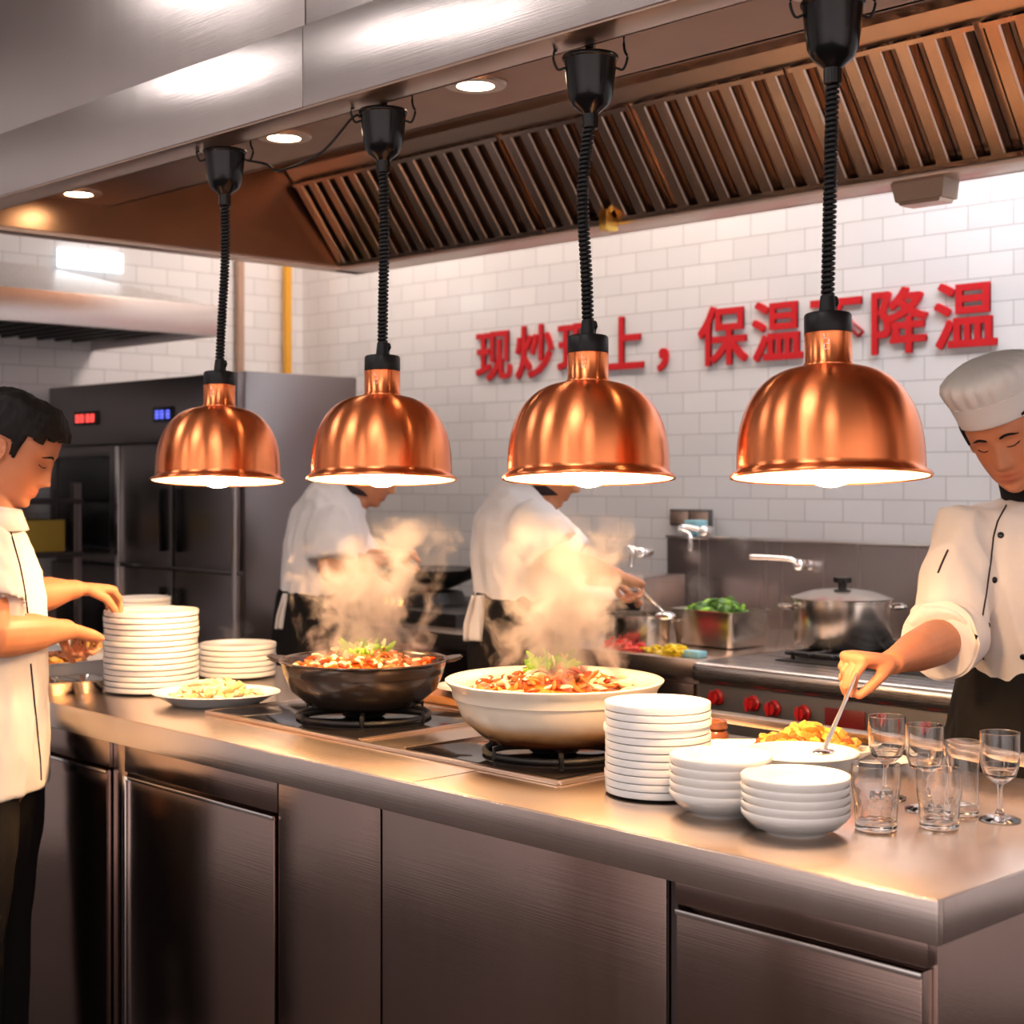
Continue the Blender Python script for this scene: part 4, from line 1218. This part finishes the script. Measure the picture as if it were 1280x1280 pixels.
def hand(bm, w, d, palm, thumb, curl=(.5, .7, .5), spread=.06, sc=1.0, fc=None, tcurl=.5, tout=.55):
    """w wrist, d along the hand, palm = palm side normal, thumb = thumb side"""
    d = d.normalized(); palm = (palm-d*palm.dot(d)).normalized(); S = d.cross(palm)
    if S.dot(thumb) < 0: S = -S
    q = [(0, .016, .025), (.02, .016, .028), (.045, .0155, .036), (.070, .0145, .0395), (.088, .0115, .0375)]
    loft(bm, [w+d*a*sc for a, _, _ in q], [(b*sc, c*sc) for _, b, c in q], hint=palm, seg=16, power=2.4)
    for i, (off, L, r0) in enumerate(((.0285, .072, .0085), (.0095, .080, .0088), (-.0095, .074, .0084), (-.0275, .058, .0074))):
        base = w+d*(.080-abs(i-1)*.003)*sc+S*off*sc
        c = fc[i] if fc else curl
        dd = (d+S*spread*(1.5-i)).normalized(); pts = [base-dd*.015*sc, base]; a = 0
        p = base
        for ln, cc in zip((.45, .31, .24), c):
            a += cc
            v = dd*math.cos(a)+palm*math.sin(a)
            p = p+v*L*ln*sc; pts.append(p)
        r = r0*sc
        loft(bm, pts, [r*1.05, r*1.05, r*.98, r*.9, r*.72], seg=10)
    b = w+d*.022*sc+S*.022*sc+palm*.004*sc
    v1 = (d*.62+S*tout+palm*.45).normalized(); p1 = b+v1*.040*sc
    v2 = (d*.85+S*(tout-.45)+palm*tcurl).normalized(); p2 = p1+v2*.032*sc
    v3 = (d*.8+S*(tout-.85)+palm*tcurl).normalized(); p3 = p2+v3*.024*sc
    loft(bm, [b-v1*.01, b, p1, p2, p3], [.012*sc, .0145*sc, .011*sc, .0098*sc, .0076*sc], seg=10)
def evalmesh(bm, voxel, sm=4, fac=.5):
    bmesh.ops.recalc_face_normals(bm, faces=bm.faces)
    me = bpy.data.meshes.new('t'); bm.to_mesh(me); bm.free()
    o = bpy.data.objects.new('t', me); COL.objects.link(o)
    r = o.modifiers.new('r', 'REMESH'); r.mode = 'VOXEL'; r.voxel_size = voxel
    s = o.modifiers.new('s', 'SMOOTH'); s.iterations = sm; s.factor = fac
    dg = bpy.context.evaluated_depsgraph_get()
    out = bpy.data.meshes.new_from_object(o.evaluated_get(dg))
    bpy.data.objects.remove(o); bpy.data.meshes.remove(me)
    out.shade_smooth()
    return out
def flatloft(bm, pts, rad, hint, seg=28, power=2.2):
    R = loft(bm, pts, rad, hint=hint, seg=seg, cap=False, power=power)
    bm.faces.new(R[0][::-1]); bm.faces.new(R[-1])
def garment(name, parts, m, parent, voxel=.007, fold=.006, fs=(16, 16, 5), seed=0, sm=3):
    """parts: list of (pts, radii, hint)"""
    bm = bmesh.new()
    for pts, rad, hint in parts: flatloft(bm, pts, rad, hint)
    me = evalmesh(bm, voxel, sm)
    me.name = name
    nr = [v.normal.copy() for v in me.vertices]
    for v, n in zip(me.vertices, nr):
        c = v.co
        a = noise.noise(Vector((c.x*fs[0]+seed, c.y*fs[1], c.z*fs[2]+c.x*6)))
        b = noise.noise(Vector((c.x*38+seed, c.y*38, c.z*17)))
        v.co = c+n*(fold*(1-abs(a)*2.2)*.8+fold*.35*b-fold*.3)
    me.materials.append(M[m]); me.shade_smooth()
    o = bpy.data.objects.new(name, me); COL.objects.link(o); o.parent = parent
    return o
SK = {'a': (.70, .33, .19), 'b': (.66, .30, .17), 'c': (.68, .33, .20)}
def body_mesh(bm, voxel, head, skin, parent, sm=3):
    me = evalmesh(bm, voxel, sm); me.name = 'body'
    at = me.color_attributes.new('tint', 'FLOAT_COLOR', 'POINT')
    base = Vector(skin); lip = Vector((skin[0]*.80, skin[1]*.52, skin[2]*.55))
    buf = []
    for v in me.vertices:
        x, y, z = head.L(v.co)
        c = base*(1+.06*noise.noise(v.co*30))
        if y > .05 and abs(x) < .04 and -.09 < z < -.05:
            k = gs(x, .021)*max(gs(z+.0655, .0045), gs(z+.0765, .005))
            c = c.lerp(lip, min(1, k*1.1))
        if y > .03 and abs(z+.03) < .05: c = c+Vector((.02, -.012, -.01))*gs(abs(x)-.045, .02)
        buf += [c.x, c.y, c.z, 1]
    at.data.foreach_set('color', buf)
    me.materials.append(M['skin'])
    o = bpy.data.objects.new('body', me); COL.objects.link(o); o.parent = parent
    return o
def tree(o):
    me = o.data
    return BVHTree.FromPolygons([v.co.copy() for v in me.vertices], [list(p.vertices) for p in me.polygons])
CAMP = Vector((0, 0, EYE))
def onto(bv, px, py, off=.002):
    d = (C(px, py, 3)-CAMP).normalized()
    h = bv.ray_cast(CAMP, d)
    return (h[0]+h[1]*off, h[1]) if h[0] is not None else (None, None)
def face_extras(body, head, parent, lash=True):
    bv = tree(body)
    def pr(x, z, off=.0012):
        o = head.P(x, .2, z); h = bv.ray_cast(o, -head.f)
        return h[0]+h[1]*off if h[0] is not None else head.P(x, .09, z)
    for s in (-1, 1):
        bm = bmesh.new()
        pts = [pr(s*(.014+.034*t), .0195+.0055*math.sin(PI*min(1, t*1.1))-.003*t) for t in [k/8 for k in range(9)]]
        loft(bm, pts, [(.001, .0018)]+[(.0012, .0028)]*5+[(.001, .0024), (.0009, .0016), (.0006, .001)], hint=head.f, seg=8)
        finish(bm, 'eyebrow', 'hair', parent)
        bm = bmesh.new()
        pts = [pr(s*(.019+.026*t), -.0035-.0035*math.sin(PI*t)+.002*t, .0008) for t in [k/8 for k in range(9)]]
        loft(bm, pts, [.0005]+[.0011]*6+[.0014, .0006], seg=6)
        finish(bm, 'eyelashes', 'hair', parent)

def person(label, torso, legs, arms, head, skin, voxel=.0035, group=None):
    t = thing('person', label, 'person', (0, 0, 0), group=group)
    bm = bmesh.new()
    tp = [C(*a[:3]) for a in torso]; tr = [(a[3]*.86, a[4]*.86) for a in torso]
    loft(bm, tp, tr, hint=RT, seg=24)
    nb = tp[0]
    nk = head.P(0, -.022, -.055)
    loft(bm, [nb+DN*.04, nb, nb.lerp(nk, .55), nk, head.P(0, -.02, 0)], [.062, .058, .052, .054, .05], hint=RT, seg=20)
    head.build(bm)
    for a in legs:
        loft(bm, a[0], a[1], hint=RT, seg=16)
    for A in arms:
        S, E, W = A['S'], A['E'], A['W']
        u1 = (E-S); u2 = (W-E)
        sc = A.get('sc', 1.0)
        loft(bm, [S, S.lerp(E, .3), S.lerp(E, .75), E], [.052*sc, .050*sc, .043*sc, .041*sc], seg=18)
        loft(bm, [E, E.lerp(W, .22), E.lerp(W, .55), E.lerp(W, .85), W], [.041*sc, .0435*sc, .038*sc, (.024*sc, .028*sc), (.021*sc, .026*sc)], hint=A['palm'], seg=18)
        hand(bm, W, A['d'], A['palm'], A['thumb'], A.get('curl', (.5, .7, .5)), A.get('spread', .05), .96*sc, A.get('fc'), A.get('tc', .5), A.get('to', .55))
    b = body_mesh(bm, voxel, head, skin, t)
    return t, b
def straight_legs(px, z, top_px, half, ahead=Vector((0, 0, 0)), side=LK):
    hip = C(px, top_px, z); out = []
    for s in (-1, 1):
        h = hip+side*half*s
        k = Vector((h.x, h.y, .48))+ahead*.03; a = Vector((h.x, h.y, .08))
        toe = a+ahead*.17+DN*.045
        out.append(([h, h.lerp(k, .5), k, k.lerp(a, .4), a], [.085, .075, .055, .052, .036]))
        out.append(([a+DN*.03-ahead*.04, a.lerp(toe, .6)+DN*.02, toe], [.036, .034, .026]))
    return out
def shoes(t, px, z, half, ahead, side=LK):
    hip = C(px, 800, z)
    for s in (-1, 1):
        h = hip+side*half*s; bm = bmesh.new()
        a = Vector((h.x, h.y, .045))
        loft(bm, [a-ahead*.07, a-ahead*.02, a+ahead*.08, a+ahead*.19, a+ahead*.235], [(.040, .040), (.044, .046), (.040, .050), (.032, .046), (.02, .03)], hint=UP, seg=16)
        finish(bm, 'shoe', 'black_rubber', t)

# ---- cook with the tall hat, right
hd = Head(C(1259, 537, 3.06), -LK*.72-RT*.46+DN*.42, UP-RT*.26, .95)
tor = [(1296, 634, 3.12, .058, .056), (1292, 650, 3.12, .13, .085), (1290, 672, 3.12, .185, .105), (1292, 725, 3.11, .180, .118), (1298, 785, 3.12, .160, .12), (1303, 835, 3.13, .150, .115), (1305, 900, 3.14, .155, .12), (1305, 940, 3.14, .150, .11)]
S = C(1206, 672, 3.09); E = C(1184, 797, 2.97); W = C(1112, 829, 2.705)
hdir = (C(1060, 821, 2.665)-W)
arms = [dict(S=S, E=E, W=W, d=hdir, palm=DN*1.0+RT*.25+LK*.15, thumb=-LK, fc=[(1.0, .42, .15), (1.05, .5, .3), (1.05, .65, .4), (1.0, .8, .5)], tc=.95, to=.42, spread=-.03),
        dict(S=C(1380, 672, 3.12), E=C(1400, 800, 3.05), W=C(1370, 850, 2.85), d=C(1340, 860, 2.75)-C(1370, 850, 2.85), palm=DN, thumb=-LK)]
pr_, pb = person('cook in cream jacket and pleated white hat stirring the large bowl with a thin ladle', tor, straight_legs(1305, 3.14, 930, .085, -LK, RT), arms, hd, (.58, .215, .10), .0032)
face_extras(pb, hd, pr_)
ring_hair(hd, 'hair', pr_, 4, .35, .05)
shoes(pr_, 1305, 3.14, .085, -LK, RT)
jk = garment('jacket', [([C(*a[:3]) for a in tor[:6]]+[C(1303, 846, 3.13)], [(.066, .064)]+[(a[3]+.012, a[4]+.016) for a in tor[1:6]]+[(.156, .125)], RT),
                        ([S.lerp(C(1290, 672, 3.12), .45), S+UP*.006, S.lerp(E, .45), S.lerp(E, .85), E.lerp(W, .10)], [.062, .070, .070, .070, .069], LK),
                        ([C(1330, 672, 3.12), C(1385, 675, 3.12), C(1400, 760, 3.08), C(1398, 800, 3.05)], [.065, .07, .068, .066], LK)],
              'cream_shirt', pr_, .006, .008, seed=2)
# rolled cuff
cb = E.lerp(W, .02); cd = (W-E).normalized()
bm = bmesh.new()
Rr = loft(bm, [E.lerp(S, .16), E.lerp(S, .02), E.lerp(W, .14), E.lerp(W, .145), E.lerp(W, .10), E.lerp(W, .0)], [.0745, .0765, .0755, .070, .052, .040], hint=LK, seg=36, cap=False, power=2.1)
for v in bm.verts: v.co += v.normal*0+Vector((noise.noise(v.co*24), noise.noise(v.co*24+Vector((5, 0, 0))), noise.noise(v.co*24+Vector((0, 9, 0)))))*.006
finish(bm, 'rolled_cuff', 'cream_shirt', pr_)
jb = tree(jk)
def seamline(name, pix, bv, r, m, parent):
    dense = [(a[0]+(b[0]-a[0])*k/6, a[1]+(b[1]-a[1])*k/6) for a, b in zip(pix, pix[1:]) for k in range(6)]+[pix[-1]]
    pts = [onto(bv, x, y, .0012)[0] for x, y in dense]; pts = [p for p in pts if p is not None]
    if len(pts) > 2:
        bm = bmesh.new(); loft(bm, pts, r, seg=6); return finish(bm, name, m, parent)
seamline('piping', [(1258, 632), (1247, 652), (1242, 670), (1239, 695), (1232, 745), (1227, 775), (1225, 810), (1230, 824)], jb, .0016, 'piping', pr_)
seamline('sleeve_pocket', [(1185, 688), (1181, 697), (1177, 706), (1173, 716)], jb, .0020, 'piping', pr_)
for (x, y) in ((1251, 669), (1243, 725), (1235, 782), (1279, 821)):
    p, n = onto(jb, x, y, .001)
    if p is None: continue
    bm = bmesh.new(); ball(bm, (0, 0, 0), (.0065, .0065, .003), seg=16, mat=n.to_track_quat('Z', 'Y').to_matrix())
    finish(bm, 'button', 'black_plastic', pr_, loc=p)
nb = C(*tor[0][:3]); nk = hd.P(0, -.022, -.055); ax = (nk-nb)
bm = bmesh.new(); loft(bm, [nb+DN*.015, nb+ax*.10+UP*.01, nb+ax*.28+UP*.004], [.082, .070, .064], hint=RT, seg=32, cap=False); o = finish(bm, 'collar', 'cream_shirt', pr_); so = o.modifiers.new('s', 'SOLIDIFY'); so.thickness = .004
bm = bmesh.new(); loft(bm, [nb+DN*.005, nb+ax*.25, nb+ax*.52], [.064, .0615, .058], hint=RT, seg=32, cap=False); o = finish(bm, 'neckerchief', 'black_cloth', pr_); so = o.modifiers.new('s', 'SOLIDIFY'); so.thickness = .004
# apron skirt
garment('apron', [([C(1304, 826, 3.13), C(1304, 845, 3.13), C(1304, 930, 3.13), Vector((*C(1302, 930, 3.12).xy, .62)), Vector((*C(1298, 930, 3.10).xy, .38))], [(.163, .130), (.168, .135), (.195, .150), (.215, .165), (.225, .170)], RT)],
        'black_cloth', pr_, .009, .010, (14, 14, 2.5), seed=8)
# hat: band and pleated crown
def hatring(r, y, z): return hd.P(r*math.cos(0), y, z)
bm = bmesh.new(); nt = 96; rows = []
prof = [(.047, 1.10, 0), (.05, 1.125, 0), (.062, 1.13, 0), (.085, 1.17, 0), (.096, 1.19, 0), (.098, 1.17, 1)]
for q, (z, s, pl) in enumerate(prof):
    row = []
    for k in range(nt):
        th = 2*PI*k/nt
        x, y = .077*math.cos(th)*s, -.006+.097*math.sin(th)*s
        row.append(bm.verts.new(hd.P(x, y, z-.016*(1-y/.09)*.5)))
    rows.append(row)
for A, B in zip(rows, rows[1:]):
    for k in range(nt): bm.faces.new((A[k], A[(k+1) % nt], B[(k+1) % nt], B[k]))
hat = finish(bm, 'chef_hat', 'hat_cloth', pr_)
so = hat.modifiers.new('s', 'SOLIDIFY'); so.thickness = .003
bm = bmesh.new(); rows = []
prof = [(.093, 1.165, .2), (.103, 1.20, 1), (.118, 1.25, 1), (.132, 1.27, 1), (.144, 1.22, .9), (.154, 1.06, .8), (.162, .78, .6), (.168, .42, .4), (.170, .1, .1)]
for z, s, pl in prof:
    row = []
    for k in range(nt):
        th = 2*PI*k/nt
        f = s*(1+.050*pl*abs(math.cos(th*11+math.sin(th*3)*.8))-.03*pl)
        x, y = .077*math.cos(th)*f, -.006+.097*math.sin(th)*f
        row.append(bm.verts.new(hd.P(x, y, z-.016*(1-y/.09)*.5+.004*noise.noise(Vector((x*20, y*20, z*8))))))
    rows.append(row)
for A, B in zip(rows, rows[1:]):
    for k in range(nt): bm.faces.new((A[k], A[(k+1) % nt], B[(k+1) % nt], B[k]))
bm.faces.new(rows[-1])
finish(bm, 'pleated_crown', 'hat_cloth', hat)
# ladle
ld = thing('ladle', 'thin steel ladle held over the large white bowl by the cook in the hat', 'ladle', (0, 0, 0))
la = C(1074, 836, 2.645); lb_ = C(1032, 932, 2.50); lc = lb_+(lb_-la).normalized()*.012
bm = bmesh.new(); loft(bm, [la, la.lerp(lb_, .5), lb_, lc], [(.0022, .003), (.0025, .0035), (.003, .0045), (.003, .006)], hint=LK, seg=8); finish(bm, 'handle', 'bright_steel', ld)
bm = bmesh.new(); ball(bm, lc+Vector((0, 0, -.002)), (.016, .022, .005), seg=20); finish(bm, 'scoop', 'chrome', ld)

# ---- cook at the left, short black hair, seen from the side
hd1 = Head(C(18, 562, 3.27), RT*.90+DN*.45+LK*.06, UP, .92)
tor1 = [(-16, 645, 3.26, .058, .060), (-22, 657, 3.26, .075, .12), (-32, 680, 3.26, .088, .185), (-32, 720, 3.26, .110, .185), (-31, 780, 3.26, .126, .175), (-29, 850, 3.26, .128, .170), (-29, 920, 3.26, .125, .170), (-29, 985, 3.26, .125, .165)]
Sn = C(-28, 690, 3.07); En = C(-14, 796, 3.02); Wn = C(84, 787, 3.25)
Sf = C(-20, 690, 3.44); Ef = C(22, 748, 3.46); Wf = C(98, 736, 3.52)
arms1 = [dict(S=Sn, E=En, W=Wn, d=C(124, 797, 3.36)-Wn, palm=DN+LK*.5, thumb=LK, curl=(1.15, 1.3, .8), tc=.8, to=.35, sc=1.05),
         dict(S=Sf, E=Ef, W=Wf, d=C(133, 738, 3.58)-Wf, palm=DN-LK*.15, thumb=-LK, fc=[(.75, .75, .3), (.7, .6, .3), (.6, .6, .3), (.5, .6, .3)], tc=.9, to=.5, sc=1.0)]
p_l, b_l = person('short haired cook in white shirt and black trousers arranging plates at the left', tor1, straight_legs(-29, 3.26, 985, .09, RT, LK), arms1, hd1, (.60, .235, .115), .0034)
face_extras(b_l, hd1, p_l)
ring_hair(hd1, 'hair', p_l, 1, .50)
shoes(p_l, -29, 3.26, .09, RT, LK)
sh = garment('shirt', [([C(-14, 640, 3.26)]+[C(*a[:3]) for a in tor1[1:]], [(.064, .068)]+[(a[3]+.014, a[4]+.016) for a in tor1[1:]], RT),
                       ([Sn.lerp(C(-27, 680, 3.26), .5), Sn+UP*.004, Sn.lerp(En, .5), Sn.lerp(En, .80), En+UP*.028+RT*.012], [.060, .070, .076, .078, .080], LK),
                       ([Sf.lerp(C(-27, 680, 3.26), .5), Sf+UP*.004, Sf.lerp(Ef, .5), Ef+UP*.012+RT*.02], [.060, .066, .066, .062], LK)],
             'white_shirt', p_l, .006, .008, seed=5)
sb = tree(sh)
seamline('piping', [(10, 655), (17, 680), (24, 705), (29, 730), (33, 755), (36, 780)], sb, .0016, 'piping', p_l)
seamline('piping', [(38, 830), (41, 860), (44, 890), (47, 920), (50, 950), (51, 975)], sb, .0016, 'piping', p_l)
nb = C(*tor1[0][:3]); nk = hd1.P(0, -.022, -.055); ax = nk-nb
bm = bmesh.new(); loft(bm, [nb+DN*.03, nb+DN*.0, nb+ax*.22], [.086, .076, .068], hint=RT, seg=32, cap=False); o = finish(bm, 'collar', 'white_shirt', p_l); so = o.modifiers.new('s', 'SOLIDIFY'); so.thickness = .005
for s in (-1, 1):
    h = C(-30, 975, 3.26)+LK*.085*s
    garment('trouser_leg', [([h+UP*.03, h+DN*.1, Vector((h.x, h.y, .45)), Vector((h.x, h.y, .10))], [(.118, .092), (.112, .090), (.085, .080), (.075, .072)], RT)], 'black_cloth', p_l, .009, .007, (14, 14, 3), seed=s)

# ---- two cooks bending over the back counter
def back_cook(label, tor, z, hc, armsd, seed, towel, legpx, skirt):
    hd = Head(C(*hc, z), RT*.86+DN*.50, UP, .97)
    t, b = person(label, tor, straight_legs(legpx, z, 790, .085, RT, LK), armsd, hd, (.60, .25, .13), .005)
    ring_hair(hd, 'hair', t, seed, .6, 9, -.03)
    shoes(t, legpx, z, .085, RT, LK)
    a0, a1 = armsd
    prt = [([C(*a[:3]) for a in tor], [(a[3]+.014, a[4]+.014) for a in tor], RT)]
    mid = C(*tor[2][:3])
    for A in armsd:
        S, E = A['S'], A['E']; f = A.get('cuff', .86)
        prt.append(([S.lerp(mid, .5), S, S.lerp(E, .5), S.lerp(E, f)], [.062, .072, .078, .080], LK))
    garment('shirt', prt, 'white_shirt', t, .009, .010, seed=seed)
    wz = C(*tor[-1][:3])
    garment('apron', [([wz+UP*.035, wz, wz+DN*.2, Vector((wz.x, wz.y, .55)), Vector((wz.x, wz.y, .40))], skirt, RT)], 'black_cloth', t, .010, .009, (14, 14, 3), seed=seed)
    nb = C(*tor[0][:3]); nk = hd.P(0, -.022, -.055); ax = nk-nb
    bm = bmesh.new(); loft(bm, [nb+DN*.01, nb+ax*.15, nb+ax*.34], [.072, .066, .062], hint=RT, seg=28, cap=False); o = finish(bm, 'collar', 'piping', t); so = o.modifiers.new('s', 'SOLIDIFY'); so.thickness = .004
    # white cloth hanging from the waist at the back
    bm = bmesh.new(); rows = []
    for i in range(13):
        v = i/12; row = []
        for k in range(11):
            u = k/10-.5; wd = towel[4]*(.45+.55*min(1, v*1.6))
            x = towel[0]+(towel[2]-towel[0])*v+u*wd*2
            p = C(x, towel[1]+(towel[3]-towel[1])*v, z-.12-.012*math.sin(u*9+v))
            row.append(bm.verts.new(p))
        rows.append(row)
    for A, B in zip(rows, rows[1:]):
        for k in range(10): bm.faces.new((A[k], A[k+1], B[k+1], B[k]))
    o = finish(bm, 'waist_cloth', 'white_shirt', t); so = o.modifiers.new('s', 'SOLIDIFY'); so.thickness = .006
    return t, hd
z = 4.94
torb = [(440, 612, z, .05, .06), (424, 626, z, .085, .14), (413, 650, z, .108, .185), (406, 685, z, .112, .180), (399, 718, z, .100, .160), (396, 748, z, .098, .150)]
armb = [dict(S=C(414, 655, z-.17), E=C(414, 714, z-.22), W=C(478, 700, z-.08), d=C(505, 694, z-.02)-C(478, 700, z-.08), palm=DN, thumb=LK, curl=(.8, .9, .6), cuff=.80),
        dict(S=C(430, 655, z+.17), E=C(446, 708, z+.17), W=C(486, 692, z+.08), d=RT, palm=DN, thumb=-LK, curl=(.8, .9, .6))]
back_cook('cook in white shirt bending at the wok burner, face hidden by the second lamp', torb, z, (465, 583), armb, 3, (357, 742, 351, 786, 8), 398,
          [(.118, .168), (.125, .172), (.15, .19), (.155, .19), (.155, .19)])
z = 4.32
torc = [(672, 614, z, .05, .06), (658, 630, z, .085, .14), (648, 658, z, .112, .190), (645, 695, z, .112, .185), (643, 725, z, .102, .165), (645, 752, z, .098, .155)]
armc = [dict(S=C(664, 655, z-.17), E=C(706, 706, z-.20), W=C(772, 720, z-.10), d=C(798, 731, z-.04)-C(772, 720, z-.10), palm=DN, thumb=LK, curl=(1.0, 1.1, .7), cuff=.66),
        dict(S=C(670, 655, z+.17), E=C(718, 708, z+.16), W=C(764, 724, z+.06), d=RT+DN*.2, palm=DN, thumb=-LK, curl=(.8, .9, .6))]
back_cook('cook in white shirt stirring a steel pot, face hidden by the third lamp', torc, z, (692, 577), armc, 6, (597, 744, 596, 801, 17), 647,
          [(.116, .172), (.122, .176), (.135, .19), (.14, .19), (.14, .19)])
ld = thing('ladle', 'steel ladle in the hand of the cook at the open round pot', 'ladle', (0, 0, 0))
a = C(788, 726, 4.27); b = C(832, 766, 4.40)
bm = bmesh.new(); loft(bm, [a, b], [.004, .004], seg=8); finish(bm, 'handle', 'chrome', ld)
bm = bmesh.new(); ball(bm, b+DN*.008, (.03, .03, .012), seg=16); finish(bm, 'scoop', 'chrome', ld)

# ------------------------------------------------------------------ steam
def steam(name, label, base, H, r0, r1, lean, dens, seed, wob=.03):
    """rising steam: a volume inside a loose plume shaped hull"""
    bm = bmesh.new()
    pts = [(RT*(lean*H*t*t+wob*math.sin(t*7+seed)*t)+Vector((0, 0, H*t))) for t in [k/12 for k in range(13)]]
    rad = [r0+(r1-r0)*math.sin(PI*min(1, .15+t*.8))*1.0 for t in [k/12 for k in range(13)]]
    loft(bm, pts, [max(.012, r) for r in rad], hint=RT, seg=20)
    m = bpy.data.materials.new(name); m.use_nodes = True; nt = m.node_tree
    nt.nodes.clear()
    out = N(nt, 'ShaderNodeOutputMaterial'); pv = N(nt, 'ShaderNodeVolumePrincipled')
    pv.inputs['Color'].default_value = (.64, .60, .59, 1); pv.inputs['Anisotropy'].default_value = .2
    tc = N(nt, 'ShaderNodeTexCoord')
    L = nt.links.new
    def math_(op, a, b=None, c=None):
        n = N(nt, 'ShaderNodeMath', operation=op)
        for i, v in enumerate((a, b, c)):
            if v is None: continue
            if isinstance(v, (int, float)): n.inputs[i].default_value = v
            else: L(v, n.inputs[i])
        return n.outputs[0]
    def dot(v):
        n = N(nt, 'ShaderNodeVectorMath', operation='DOT_PRODUCT'); L(tc.outputs['Object'], n.inputs[0]); n.inputs[1].default_value = v; return n.outputs['Value']
    # curl: warp coordinates before reading the cloud noise
    w1 = N(nt, 'ShaderNodeTexNoise', i_Scale=11.0, i_Detail=1.0); L(tc.outputs['Object'], w1.inputs['Vector'])
    vm = N(nt, 'ShaderNodeVectorMath', operation='MULTIPLY_ADD'); L(w1.outputs['Color'], vm.inputs[0]); vm.inputs[1].default_value = (.16, .16, .16); L(tc.outputs['Object'], vm.inputs[2])
    mp = N(nt, 'ShaderNodeMapping'); mp.inputs['Location'].default_value = (seed, 0, 0); mp.inputs['Scale'].default_value = (1, 1, .75); L(vm.outputs[0], mp.inputs['Vector'])
    nz = N(nt, 'ShaderNodeTexNoise', i_Scale=17.0, i_Detail=4.0, i_Roughness=.55); L(mp.outputs[0], nz.inputs['Vector'])
    h = math_('DIVIDE', dot((0, 0, 1)), H)
    cx = math_('ADD', math_('MULTIPLY', math_('MULTIPLY', h, h), lean*H), math_('MULTIPLY', math_('MULTIPLY', math_('SINE', math_('ADD', math_('MULTIPLY', h, 7), seed)), h), wob))
    dx = math_('SUBTRACT', dot(tuple(RT)), cx); dz = dot(tuple(LK))
    rr = math_('SQRT', math_('ADD', math_('MULTIPLY', dx, dx), math_('MULTIPLY', dz, dz)))
    R = math_('MULTIPLY_ADD', math_('SINE', math_('MULTIPLY_ADD', h, .8*PI, .15*PI)), (r1-r0), r0)
    edge = math_('SUBTRACT', 1.0, math_('DIVIDE', rr, R))            # 1 at the axis, 0 at the hull
    topf = math_('SUBTRACT', 1.0, math_('POWER', math_('MAXIMUM', h, 0.0), 3.0))
    thr = math_('ADD', math_('SUBTRACT', nz.outputs['Fac'], .61), math_('MULTIPLY', edge, .24))
    d = math_('MULTIPLY', math_('MAXIMUM', thr, 0.0), topf)
    d = math_('MULTIPLY', d, dens)
    L(d, pv.inputs['Density']); L(pv.outputs[0], out.inputs['Volume'])
    o = finish(bm, name, m, loc=base)
    return tag(o, label, 'steam', kind='stuff')
steam('steam', 'curling steam rising from the stew in the dark clay pot', Vector((P1.x, P1.y, POTZ+H1+.028))+RT*.0, .27, .115, .17, .28, 140, 1.3)
steam('steam', 'curling steam rising from the stew in the cream clay pot', Vector((P2.x, P2.y, POTZ+H2+.032))+RT*.02, .27, .12, .16, -.05, 135, 4.1)
q = C(293, 812, 4.25); steam('steam', 'faint steam drifting behind the short plate stack', q, .09, .05, .075, .1, 45, 2.2, .01)
q = C(875, 762, 4.7); steam('steam', 'faint steam over the pan of leafy greens', q, .13, .06, .10, .1, 20, 6.2, .01)
# ------------------------------------------------------------------ light
w = bpy.data.worlds.new('world'); SC.world = w; w.use_nodes = True
# ambient fill, dim and warm; brighter side behind camera added to lift the wall
nt = w.node_tree; bg = nt.nodes['Background']
tc = N(nt, 'ShaderNodeTexCoord'); sx_ = N(nt, 'ShaderNodeVectorMath', operation='DOT_PRODUCT'); nt.links.new(tc.outputs['Generated'], sx_.inputs[0]); sx_.inputs[1].default_value = (.62, -.78, 0)
cr = N(nt, 'ShaderNodeValToRGB'); nt.links.new(sx_.outputs['Value'], cr.inputs[0])
cr.color_ramp.elements[0].position = .30; cr.color_ramp.elements[0].color = (.13, .085, .07, 1)
cr.color_ramp.elements[1].position = .80; cr.color_ramp.elements[1].color = (1.0, .84, .80, 1)
nt.links.new(cr.outputs[0], bg.inputs[0]); bg.inputs[1].default_value = 1.3
SC.view_settings.view_transform = 'Standard'; SC.view_settings.look = 'None'
SC.view_settings.gamma = 1; SC.view_settings.use_curve_mapping = False
SC.view_settings.exposure = 0.42
SC.cycles.use_denoising = True
SC.cycles.max_bounces = 12; SC.cycles.transmission_bounces = 14; SC.cycles.transparent_max_bounces = 12; SC.cycles.volume_bounces = 1
SC.cycles.sample_clamp_indirect = 6
SC.cycles.caustics_reflective = False
